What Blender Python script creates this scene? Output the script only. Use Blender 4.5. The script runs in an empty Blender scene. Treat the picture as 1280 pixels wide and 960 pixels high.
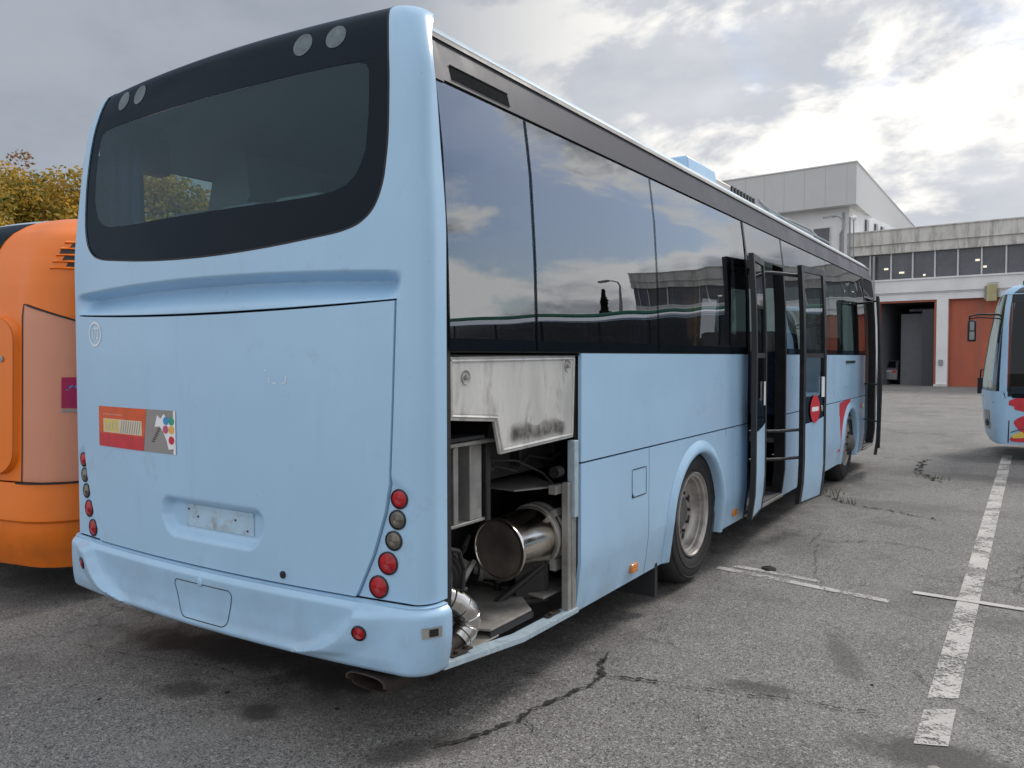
import bpy, math, random
from mathutils import Vector, Matrix
random.seed(7)
PI = math.pi
sc = bpy.context.scene
COL = sc.collection
R = math.radians

# ------------------------------------------------------------------ materials
def newmat(name):
    m = bpy.data.materials.new(name); m.use_nodes = True
    nt = m.node_tree; nt.nodes.clear()
    out = nt.nodes.new('ShaderNodeOutputMaterial')
    return m, nt, out
def N(nt, t, **kw):
    n = nt.nodes.new(t)
    for k, v in kw.items():
        if k.startswith('i_'):
            key = k[2:]
            n.inputs[int(key) if key.isdigit() else key.replace('_', ' ')].default_value = v
        else: setattr(n, k, v)
    return n
def coords(nt, kind='Object', scale=(1, 1, 1)):
    tc = N(nt, 'ShaderNodeTexCoord')
    mp = N(nt, 'ShaderNodeMapping'); mp.inputs['Scale'].default_value = scale
    nt.links.new(tc.outputs[kind], mp.inputs[0]); return mp.outputs[0]
def noise(nt, vec, scale, detail=4, rough=.55, dist=0):
    n = N(nt, 'ShaderNodeTexNoise'); n.inputs['Scale'].default_value = scale
    n.inputs['Detail'].default_value = detail; n.inputs['Roughness'].default_value = rough
    n.inputs['Distortion'].default_value = dist
    if vec is not None: nt.links.new(vec, n.inputs['Vector'])
    return n.outputs['Fac']
def mrange(nt, fac, a, b, c=0, d=1, smooth=False):
    n = N(nt, 'ShaderNodeMapRange'); n.inputs[1].default_value = a; n.inputs[2].default_value = b
    n.inputs[3].default_value = c; n.inputs[4].default_value = d
    if smooth: n.interpolation_type = 'SMOOTHSTEP'
    nt.links.new(fac, n.inputs[0]); return n.outputs[0]
def mixc(nt, fac, a, b, mode='MIX'):
    n = N(nt, 'ShaderNodeMix', data_type='RGBA', blend_type=mode)
    def put(s, v):
        if isinstance(v, (tuple, list)): n.inputs[s].default_value = (*v[:3], 1)
        else: nt.links.new(v, n.inputs[s])
    if isinstance(fac, (int, float)): n.inputs[0].default_value = fac
    else: nt.links.new(fac, n.inputs[0])
    put(6, a); put(7, b); return n.outputs[2]
def math_(nt, op, a, b=None):
    n = N(nt, 'ShaderNodeMath', operation=op)
    for i, v in enumerate((a, b)):
        if v is None: continue
        if isinstance(v, (int, float)): n.inputs[i].default_value = v
        else: nt.links.new(v, n.inputs[i])
    return n.outputs[0]
def surf(name, col, rough=.5, metal=0, var=.12, scale=3, stretch=(1, 1, 1), dirt=None, dirtamt=0, dirtscale=2,
         bump=0, bscale=40, coat=0, rvar=.1, spec=.5, ior=1.5):
    m, nt, out = newmat(name)
    p = N(nt, 'ShaderNodeBsdfPrincipled')
    v = coords(nt, 'Object', stretch)
    f = noise(nt, v, scale, 6, .6)
    f1 = mrange(nt, f, .3, .7)
    lo = tuple(c*(1-var) for c in col); hi = tuple(min(1, c*(1+var)) for c in col)
    c = mixc(nt, f1, lo, hi)
    if dirt:
        g = noise(nt, v, dirtscale, 8, .65, .3)
        gm = mrange(nt, g, .5, .72)
        c = mixc(nt, math_(nt, 'MULTIPLY', gm, dirtamt), c, dirt)
    nt.links.new(c, p.inputs['Base Color'])
    r = mrange(nt, f, .3, .7, max(0, rough-rvar), min(1, rough+rvar))
    nt.links.new(r, p.inputs['Roughness'])
    p.inputs['Metallic'].default_value = metal
    p.inputs['Coat Weight'].default_value = coat; p.inputs['Coat Roughness'].default_value = .06
    p.inputs['IOR'].default_value = ior
    if bump:
        b = N(nt, 'ShaderNodeBump'); b.inputs['Strength'].default_value = bump; b.inputs['Distance'].default_value = .01
        nt.links.new(noise(nt, v, bscale, 5), b.inputs['Height']); nt.links.new(b.outputs[0], p.inputs['Normal'])
    nt.links.new(p.outputs[0], out.inputs[0])
    return m
def glass(name, tint, ior=1.9, wav=.0, wscale=1.2, body=None, bodymix=0, rough=.0, gcol=(.95, .97, 1)):
    m, nt, out = newmat(name)
    t = N(nt, 'ShaderNodeBsdfTransparent'); t.inputs[0].default_value = (*tint, 1)
    g = N(nt, 'ShaderNodeBsdfGlossy'); g.inputs['Roughness'].default_value = rough; g.inputs[0].default_value = (*gcol, 1)
    fr = N(nt, 'ShaderNodeFresnel'); fr.inputs[0].default_value = ior
    base = t
    if body:
        d = N(nt, 'ShaderNodeBsdfDiffuse'); d.inputs[0].default_value = (*body, 1)
        mx = N(nt, 'ShaderNodeMixShader'); mx.inputs[0].default_value = bodymix
        nt.links.new(t.outputs[0], mx.inputs[1]); nt.links.new(d.outputs[0], mx.inputs[2]); base = mx
    x = N(nt, 'ShaderNodeMixShader')
    nt.links.new(fr.outputs[0], x.inputs[0]); nt.links.new(base.outputs[0], x.inputs[1]); nt.links.new(g.outputs[0], x.inputs[2])
    if wav:
        b = N(nt, 'ShaderNodeBump'); b.inputs['Strength'].default_value = wav; b.inputs['Distance'].default_value = .1
        v = coords(nt, 'Object', (1, 1, .6))
        nt.links.new(noise(nt, v, wscale, 1), b.inputs['Height']); nt.links.new(b.outputs[0], g.inputs['Normal'])
    nt.links.new(x.outputs[0], out.inputs[0])
    return m

def paintmat(name, col, dirt=(.25, .24, .22), coat=.16):
    m, nt, out = newmat(name)
    p = N(nt, 'ShaderNodeBsdfPrincipled')
    v = coords(nt); vs = coords(nt, 'Object', (3, 3, .35))
    c = mixc(nt, mrange(nt, noise(nt, v, 1.3, 5), .3, .7), tuple(x*.95 for x in col), tuple(min(1, x*1.04) for x in col))
    st = mrange(nt, noise(nt, vs, 3.5, 8, .7), .56, .8)
    c = mixc(nt, math_(nt, 'MULTIPLY', st, .17), c, dirt)
    sp = mrange(nt, noise(nt, v, 90, 2, .5), .73, .80)
    c = mixc(nt, math_(nt, 'MULTIPLY', sp, .45), c, (.16, .15, .14))
    # road film on the lowest part of the body
    sep = N(nt, 'ShaderNodeSeparateXYZ'); tc = N(nt, 'ShaderNodeTexCoord'); nt.links.new(tc.outputs['Object'], sep.inputs[0])
    low = mrange(nt, sep.outputs[2], .25, .75, 1, 0)
    lowm = math_(nt, 'MULTIPLY', low, mrange(nt, noise(nt, v, 5, 7, .65), .35, .75))
    c = mixc(nt, math_(nt, 'MULTIPLY', lowm, .5), c, dirt)
    # hairline scratches and rubbed patches
    vsc = coords(nt, 'Object', (14, 14, 1.2)); sc_ = mrange(nt, noise(nt, vsc, 6, 3, .5), .735, .76)
    c = mixc(nt, math_(nt, 'MULTIPLY', sc_, .35), c, tuple(min(1, x*1.25+.05) for x in col))
    rub = mrange(nt, noise(nt, v, 2.6, 9, .75, .5), .60, .70)
    c = mixc(nt, math_(nt, 'MULTIPLY', rub, .22), c, dirt)
    nt.links.new(c, p.inputs['Base Color'])
    nt.links.new(mrange(nt, noise(nt, v, 4, 6), .3, .7, .27, .42), p.inputs['Roughness'])
    p.inputs['Coat Weight'].default_value = coat; p.inputs['Coat Roughness'].default_value = .12
    b = N(nt, 'ShaderNodeBump'); b.inputs['Strength'].default_value = .12; b.inputs['Distance'].default_value = .05
    nt.links.new(noise(nt, v, 1.6, 2), b.inputs['Height']); nt.links.new(b.outputs[0], p.inputs['Normal'])
    nt.links.new(p.outputs[0], out.inputs[0])
    return m
BLUE = (.40, .615, .82)
M = {}
M['paint'] = paintmat('pale_blue_paint', BLUE)
M['orange'] = paintmat('orange_paint', (.90, .20, .008), (.22, .10, .04), coat=.05)
M['salmon'] = paintmat('salmon_panel', (.72, .30, .18), (.3, .18, .12))
M['roofwhite'] = surf('pale_roof_paint', (.40, .52, .62), .4, var=.06, dirt=(.35, .34, .32), dirtamt=.4)
M['frit'] = glass('black_glass_border', (0, 0, 0), 1.38, body=(.008, .012, .016), bodymix=1, rough=.04, gcol=(.30, .36, .42))
M['rear_glass'] = glass('rear_glass', (.55, .72, .74), 1.32, wav=.05, wscale=1.0, body=(.15, .27, .32), bodymix=.13, gcol=(.6, .68, .75))
M['side_glass'] = glass('dark_side_glass', (.36, .38, .40), 2.65, wav=.10, wscale=1.1)
M['side_black'] = glass('black_side_glass', (0, 0, 0), 2.0, body=(.012, .013, .015), bodymix=1)
M['bus_glass'] = glass('dark_bus_glass', (.18, .20, .21), 1.45)
M['left_glass'] = glass('left_glass', (.62, .66, .64), 1.5)
M['clear_glass'] = glass('windscreen_glass', (.22, .30, .28), 1.3, gcol=(.6, .68, .64), rough=.04)
M['door_glass'] = glass('door_glass', (.25, .28, .29), 2.5, wav=.06)
M['black'] = surf('black_plastic', (.014, .014, .016), .45, var=.3, scale=12)
M['rubber'] = surf('rubber_seal', (.02, .02, .021), .7, var=.3, scale=20)
M['tyre'] = surf('tyre_rubber', (.022, .021, .021), .75, var=.25, scale=14, dirt=(.06, .057, .053), dirtamt=.35, dirtscale=9, bump=.3, bscale=60)
M['rim'] = surf('worn_silver_rim', (.46, .43, .40), .42, .55, var=.15, scale=9, dirt=(.13, .11, .10), dirtamt=.6, dirtscale=6)
M['hub'] = surf('hub_metal', (.16, .15, .14), .6, .5, var=.3, scale=14)
M['cant'] = surf('dark_grey_cantrail', (.085, .085, .10), .45, 0, var=.06, coat=0, dirt=(.13, .13, .13), dirtamt=.2, ior=1.22)
M['gutter'] = surf('gutter_rubber', (.06, .065, .065), .55, var=.2, dirt=(.25, .25, .24), dirtamt=.4, dirtscale=7)
M['alu'] = surf('dirty_aluminium', (.66, .645, .61), .42, .3, var=.16, scale=2.5, stretch=(2, 2, .7), dirt=(.10, .085, .07), dirtamt=.65, dirtscale=5, bump=.15, bscale=9)
M['galv'] = surf('galvanised_steel', (.36, .35, .33), .5, .5, var=.2, scale=8, dirt=(.10, .085, .07), dirtamt=.6, dirtscale=6)
M['chrome'] = surf('polished_steel', (.74, .68, .60), .2, 1, var=.2, scale=5, dirt=(.22, .16, .11), dirtamt=.6, dirtscale=9)
M['candark'] = surf('sooty_steel', (.13, .11, .095), .5, .35, var=.4, scale=7)
M['engine'] = surf('engine_black', (.018, .017, .017), .6, var=.5, scale=7, bump=.3, bscale=12)
M['bay'] = surf('engine_bay_lining', (.03, .028, .026), .85, var=.5, scale=5, dirt=(.10, .08, .06), dirtamt=.5)
M['bayplate'] = surf('dusty_floor_plate', (.27, .255, .235), .6, .2, var=.3, scale=6, dirt=(.06, .05, .045), dirtamt=.7, dirtscale=5)
M['rust'] = surf('rusty_steel', (.05, .038, .032), .75, .3, var=.4, scale=12, bump=.3)
M['foil'] = surf('foil_hose', (.62, .60, .57), .25, .95, var=.15, scale=9, dirt=(.2, .15, .1), dirtamt=.4, dirtscale=8)
M['red_lens'] = surf('red_lens', (.42, .004, .010), .22, var=.35, scale=30, coat=.35)
M['grey_lens'] = surf('smoked_lens', (.14, .125, .09), .14, .25, var=.3, scale=25, coat=1)
M['orange_lens'] = surf('orange_lens', (.72, .22, .015), .15, var=.15, coat=1)
M['red_paint'] = surf('sign_red', (.62, .02, .03), .4, var=.06)
M['white'] = surf('white_vinyl', (.78, .79, .80), .45, var=.05)
M['sticker_or'] = surf('sticker_orange', (.70, .10, .018), .4, var=.15, scale=14)
M['sticker_red'] = surf('sticker_crimson', (.60, .03, .045), .4, var=.15, scale=14)
M['sticker_grey'] = surf('sticker_grey', (.30, .28, .27), .5, var=.08)
M['magenta'] = surf('sticker_magenta', (.42, .01, .085), .45, var=.1)
def flat(n, c): M[n] = surf(n, c, .45, var=.06)
flat('dot_blue', (.05, .28, .62)); flat('dot_green', (.02, .35, .22)); flat('dot_pink', (.55, .10, .22)); flat('dot_yellow', (.85, .48, .09)); flat('dot_red', (.6, .02, .06))
M['white'] = surf('white_vinyl', (.88, .89, .90), .45, var=.03)
M['void'] = surf('matt_black_mesh', (.010, .012, .013), .9, var=.3, scale=40, ior=1.15)
def sootmat():
    m, nt, out = newmat('soot_film'); p = N(nt, 'ShaderNodeBsdfPrincipled'); p.inputs['Base Color'].default_value = (.05, .042, .035, 1); p.inputs['Roughness'].default_value = .8
    t = N(nt, 'ShaderNodeBsdfTransparent'); mx = N(nt, 'ShaderNodeMixShader'); v = coords(nt)
    tcn = N(nt, 'ShaderNodeTexCoord'); sp = N(nt, 'ShaderNodeSeparateXYZ'); nt.links.new(tcn.outputs['Generated'], sp.inputs[0])
    e = math_(nt, 'MULTIPLY', mrange(nt, sp.outputs[2], .0, .35, 0, 1, True), mrange(nt, sp.outputs[2], .45, 1.0, 1, 0, True))
    ey = math_(nt, 'MULTIPLY', mrange(nt, sp.outputs[1], .0, .12, 0, 1, True), mrange(nt, sp.outputs[1], .88, 1.0, 1, 0, True))
    k = math_(nt, 'MULTIPLY', math_(nt, 'MULTIPLY', e, ey), mrange(nt, noise(nt, v, 14, 6, .7), .25, .7, 0, 1))
    nt.links.new(math_(nt, 'MULTIPLY', k, .9), mx.inputs[0]); nt.links.new(t.outputs[0], mx.inputs[1]); nt.links.new(p.outputs[0], mx.inputs[2]); nt.links.new(mx.outputs[0], out.inputs[0]); return m
M['soot'] = sootmat()
flat('yellow', (.80, .58, .10)); flat('cream', (.72, .62, .48)); flat('navy', (.03, .05, .12)); flat('green_trim', (.06, .22, .15))
M['seat'] = surf('seat_fabric', (.06, .09, .17), .9, var=.35, scale=30)
M['seat_cover'] = surf('headrest_cover', (.42, .45, .46), .8, var=.1)
M['curtain'] = surf('blue_curtain', (.12, .28, .60), .9, var=.3, scale=6, stretch=(6, 6, 1))
M['liner'] = surf('ceiling_liner', (.50, .52, .51), .8, var=.06)
M['floor_in'] = surf('bus_floor', (.12, .12, .13), .8, var=.2)
M['rack'] = surf('luggage_rack', (.34, .36, .36), .6, var=.1)
M['backing'] = surf('plate_residue', (.43, .60, .73), .6, var=.12, scale=10, dirt=(.25, .17, .11), dirtamt=.7, dirtscale=13)
M['sill'] = surf('sill_trim_paint', (.40, .50, .56), .45, var=.2, scale=8, dirt=(.12, .11, .10), dirtamt=.6, dirtscale=8)

def asphalt():
    m, nt, out = newmat('weathered_asphalt')
    p = N(nt, 'ShaderNodeBsdfPrincipled')
    v = coords(nt)
    big = mrange(nt, noise(nt, v, .35, 6, .6, .4), .3, .7)
    mid = mrange(nt, noise(nt, v, 2.2, 7, .7, .2), .25, .75)
    c = mixc(nt, big, (.190, .181, .168), (.315, .301, .281))
    c = mixc(nt, math_(nt, 'MULTIPLY', mid, .30), c, (.11, .107, .104))
    # stone chips
    vo = N(nt, 'ShaderNodeTexVoronoi'); vo.inputs['Scale'].default_value = 150; nt.links.new(v, vo.inputs['Vector'])
    sepc = N(nt, 'ShaderNodeSeparateColor'); nt.links.new(vo.outputs['Color'], sepc.inputs[0])
    c = mixc(nt, mrange(nt, sepc.outputs[0], .45, 1, 0, .6), c, (.40, .385, .365))
    c = mixc(nt, mrange(nt, sepc.outputs[1], .5, 1, 0, .85), c, (.035, .033, .031))
    vo2 = N(nt, 'ShaderNodeTexVoronoi'); vo2.inputs['Scale'].default_value = 95; nt.links.new(v, vo2.inputs['Vector'])
    sc2 = N(nt, 'ShaderNodeSeparateColor'); nt.links.new(vo2.outputs['Color'], sc2.inputs[0])
    c = mixc(nt, mrange(nt, sc2.outputs[0], .91, .97, 0, .6), c, (.48, .47, .44))
    c = mixc(nt, mrange(nt, sc2.outputs[1], .93, .98, 0, .7), c, (.03, .03, .028))
    f = noise(nt, v, 170, 2, .6)
    c = mixc(nt, .45, c, mixc(nt, mrange(nt, f, .35, .65), (.02, .02, .02), (.98, .98, .98)), 'OVERLAY')
    # repaired / paler worn lanes
    vl = coords(nt, 'Object', (.9, .18, 1))
    lane = mrange(nt, noise(nt, vl, 1.1, 5, .6, .6), .52, .72)
    c = mixc(nt, math_(nt, 'MULTIPLY', lane, .5), c, (.30, .285, .26))
    blot = mrange(nt, noise(nt, v, .95, 8, .68, .5), .50, .66, 0, 1, True)
    c = mixc(nt, math_(nt, 'MULTIPLY', blot, .42), c, (.075, .072, .068))
    pale = mrange(nt, noise(nt, coords(nt, 'Object', (1, .8, 1)), 1.7, 8, .7, .3), .55, .70, 0, 1, True)
    c = mixc(nt, math_(nt, 'MULTIPLY', pale, .30), c, (.36, .34, .31))
    oil = mrange(nt, noise(nt, v, 5.5, 4, .6, .2), .70, .76, 0, 1, True)
    c = mixc(nt, math_(nt, 'MULTIPLY', oil, .5), c, (.04, .037, .034))
    # stains, plus broad dark ellipses under the buses: x, y, rx, ry, rot, strength
    tc = N(nt, 'ShaderNodeTexCoord')
    nz = N(nt, 'ShaderNodeTexNoise'); nz.inputs['Scale'].default_value = 3.2; nz.inputs['Detail'].default_value = 7; nz.inputs['Roughness'].default_value = .7
    nt.links.new(tc.outputs['Object'], nz.inputs['Vector'])
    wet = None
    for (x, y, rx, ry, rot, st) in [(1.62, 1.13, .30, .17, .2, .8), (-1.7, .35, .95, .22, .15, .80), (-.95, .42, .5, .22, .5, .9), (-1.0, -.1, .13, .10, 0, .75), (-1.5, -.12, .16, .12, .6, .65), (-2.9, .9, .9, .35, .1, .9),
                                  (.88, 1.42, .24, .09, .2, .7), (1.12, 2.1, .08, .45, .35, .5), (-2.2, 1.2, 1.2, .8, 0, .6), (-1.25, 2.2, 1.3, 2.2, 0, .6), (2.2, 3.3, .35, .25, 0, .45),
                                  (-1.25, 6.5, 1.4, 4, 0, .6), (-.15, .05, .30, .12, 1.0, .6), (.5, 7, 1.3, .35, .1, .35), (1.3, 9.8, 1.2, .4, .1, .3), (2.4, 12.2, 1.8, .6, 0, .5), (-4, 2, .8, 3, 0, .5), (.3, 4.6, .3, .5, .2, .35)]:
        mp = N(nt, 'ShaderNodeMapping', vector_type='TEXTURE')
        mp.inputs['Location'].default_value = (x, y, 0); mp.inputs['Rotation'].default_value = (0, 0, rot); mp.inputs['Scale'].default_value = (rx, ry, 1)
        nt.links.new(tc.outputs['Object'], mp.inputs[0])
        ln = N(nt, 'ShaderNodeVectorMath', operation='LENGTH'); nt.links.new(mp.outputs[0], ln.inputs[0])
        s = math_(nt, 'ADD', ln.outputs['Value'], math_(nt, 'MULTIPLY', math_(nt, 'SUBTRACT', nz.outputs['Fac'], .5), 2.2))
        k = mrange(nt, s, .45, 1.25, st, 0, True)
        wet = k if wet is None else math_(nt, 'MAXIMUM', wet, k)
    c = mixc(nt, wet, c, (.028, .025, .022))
    # crazing far away
    vc = N(nt, 'ShaderNodeTexVoronoi', feature='DISTANCE_TO_EDGE'); vc.inputs['Scale'].default_value = .42
    wv = N(nt, 'ShaderNodeMix', data_type='RGBA', blend_type='LINEAR_LIGHT'); wv.inputs[0].default_value = .35
    nt.links.new(tc.outputs['Object'], wv.inputs[6])
    nz2 = N(nt, 'ShaderNodeTexNoise'); nz2.inputs['Scale'].default_value = 2.5; nz2.inputs['Detail'].default_value = 6; nt.links.new(tc.outputs['Object'], nz2.inputs['Vector'])
    nt.links.new(nz2.outputs['Color'], wv.inputs[7]); nt.links.new(wv.outputs[2], vc.inputs['Vector'])
    ck = mrange(nt, vc.outputs['Distance'], .0, .010, 1, 0)
    gate = mrange(nt, noise(nt, v, .8, 3), .50, .62)
    c = mixc(nt, math_(nt, 'MULTIPLY', math_(nt, 'MULTIPLY', ck, gate), .55), c, (.035, .033, .03))
    nt.links.new(c, p.inputs['Base Color'])
    nt.links.new(mrange(nt, wet, 0, 1, .88, .62), p.inputs['Roughness'])
    b = N(nt, 'ShaderNodeBump'); b.inputs['Strength'].default_value = .7; b.inputs['Distance'].default_value = .006
    h = math_(nt, 'ADD', noise(nt, v, 130, 3, .7), math_(nt, 'MULTIPLY', sepc.outputs[2], .5))
    nt.links.new(h, b.inputs['Height']); nt.links.new(b.outputs[0], p.inputs['Normal'])
    nt.links.new(p.outputs[0], out.inputs[0])
    return m
M['asphalt'] = asphalt()
def roadpaint():
    m, nt, out = newmat('worn_road_paint')
    p = N(nt, 'ShaderNodeBsdfPrincipled'); p.inputs['Roughness'].default_value = .8
    v = coords(nt)
    c = mixc(nt, mrange(nt, noise(nt, v, 3, 6), .3, .7), (.42, .40, .37), (.58, .555, .52))
    nt.links.new(c, p.inputs['Base Color'])
    t = N(nt, 'ShaderNodeBsdfTransparent'); mx = N(nt, 'ShaderNodeMixShader')
    a = noise(nt, v, 38, 6, .8); b = noise(nt, v, 2.4, 6, .7)
    s = math_(nt, 'ADD', math_(nt, 'MULTIPLY', a, .55), math_(nt, 'MULTIPLY', b, .6))
    nt.links.new(mrange(nt, s, .575, .64), mx.inputs[0])
    nt.links.new(p.outputs[0], mx.inputs[1]); nt.links.new(t.outputs[0], mx.inputs[2]); nt.links.new(mx.outputs[0], out.inputs[0])
    return m
M['roadpaint'] = roadpaint()
def roadpaint_faint():
    m = M['roadpaint'].copy(); m.name = 'faint_road_paint'
    for n in m.node_tree.nodes:
        if n.type == 'MAP_RANGE' and abs(n.inputs[1].default_value-.575) < 1e-4: n.inputs[1].default_value = .46; n.inputs[2].default_value = .62
    return m
M['roadfaint'] = roadpaint_faint()
M['crack'] = surf('crack_grit', (.022, .02, .018), .95, var=.4, scale=30)

def plaster(name, col, streak=(.16, .15, .13), amt=.5, thr=.52, top=0):
    m, nt, out = newmat(name)
    p = N(nt, 'ShaderNodeBsdfPrincipled'); p.inputs['Roughness'].default_value = .85
    v = coords(nt); vs = coords(nt, 'Object', (1.6, 1.6, .22))
    c = mixc(nt, mrange(nt, noise(nt, v, .8, 6), .3, .7), tuple(x*.9 for x in col), tuple(min(1, x*1.07) for x in col))
    s = mrange(nt, noise(nt, vs, 2.2, 9, .72), thr, thr+.2)
    c = mixc(nt, math_(nt, 'MULTIPLY', s, amt), c, streak)
    s2 = mrange(nt, noise(nt, v, 5, 8, .7), .6, .75)
    c = mixc(nt, math_(nt, 'MULTIPLY', s2, amt*.6), c, streak)
    nt.links.new(c, p.inputs['Base Color']); nt.links.new(p.outputs[0], out.inputs[0])
    return m
M['plaster'] = plaster('white_plaster', (.80, .80, .80), amt=.12, thr=.58)
M['parapet'] = plaster('stained_concrete', (.66, .64, .60), amt=.62, thr=.46)
M['cladding'] = surf('grey_metal_cladding', (.55, .55, .54), .55, .1, var=.05, scale=1)
M['bigglass'] = surf('tinted_factory_glass', (.085, .09, .105), .25, 0, var=.35, scale=.9, coat=.3)
M['mullion'] = surf('white_mullion', (.62, .62, .62), .6, var=.06)
M['reddoor'] = surf('red_garage_door', (.42, .105, .055), .6, var=.14, scale=.8, stretch=(1, 1, .4), dirt=(.25, .09, .05), dirtamt=.5)
M['darkin'] = surf('garage_interior', (.17, .175, .19), .9, var=.2, scale=.4)
M['bark'] = surf('bark', (.09, .07, .05), .9, var=.4, scale=9, bump=.5)
def leafmat(name, a, b, c):
    m, nt, out = newmat(name)
    p = N(nt, 'ShaderNodeBsdfPrincipled'); p.inputs['Roughness'].default_value = .7
    v = coords(nt)
    gi = N(nt, 'ShaderNodeNewGeometry')
    f = math_(nt, 'ADD', math_(nt, 'MULTIPLY', noise(nt, v, .45, 3), .9), math_(nt, 'MULTIPLY', gi.outputs['Random Per Island'], .35))
    cc = mixc(nt, mrange(nt, f, .38, .62), a, b); cc = mixc(nt, mrange(nt, f, .62, .85), cc, c)
    nt.links.new(cc, p.inputs['Base Color'])
    tr = N(nt, 'ShaderNodeBsdfTranslucent'); nt.links.new(cc, tr.inputs[0])
    mx = N(nt, 'ShaderNodeMixShader'); mx.inputs[0].default_value = .3
    nt.links.new(p.outputs[0], mx.inputs[1]); nt.links.new(tr.outputs[0], mx.inputs[2]); nt.links.new(mx.outputs[0], out.inputs[0])
    return m
M['leaf_a'] = leafmat('autumn_leaves', (.13, .14, .03), (.46, .32, .05), (.75, .45, .06))
M['leaf_b'] = leafmat('russet_leaves', (.15, .13, .05), (.30, .17, .07), (.38, .20, .08))
M['conifer'] = leafmat('conifer_leaves', (.012, .03, .015), (.02, .045, .02), (.03, .06, .03))
def emit(name, col, s):
    m, nt, out = newmat(name); e = N(nt, 'ShaderNodeEmission'); e.inputs[0].default_value = (*col, 1); e.inputs[1].default_value = s
    nt.links.new(e.outputs[0], out.inputs[0]); return m
M['lamp_lit'] = emit('lit_hall_lamp', (1, .9, .7), .7)
M['flood'] = surf('yellowed_housing', (.42, .38, .20), .6, var=.15)
M['grey_metal'] = surf('grey_metal', (.30, .31, .31), .5, .4, var=.15)
M['carpaint'] = surf('silver_car_paint', (.20, .205, .215), .3, .4, coat=.6)

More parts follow.
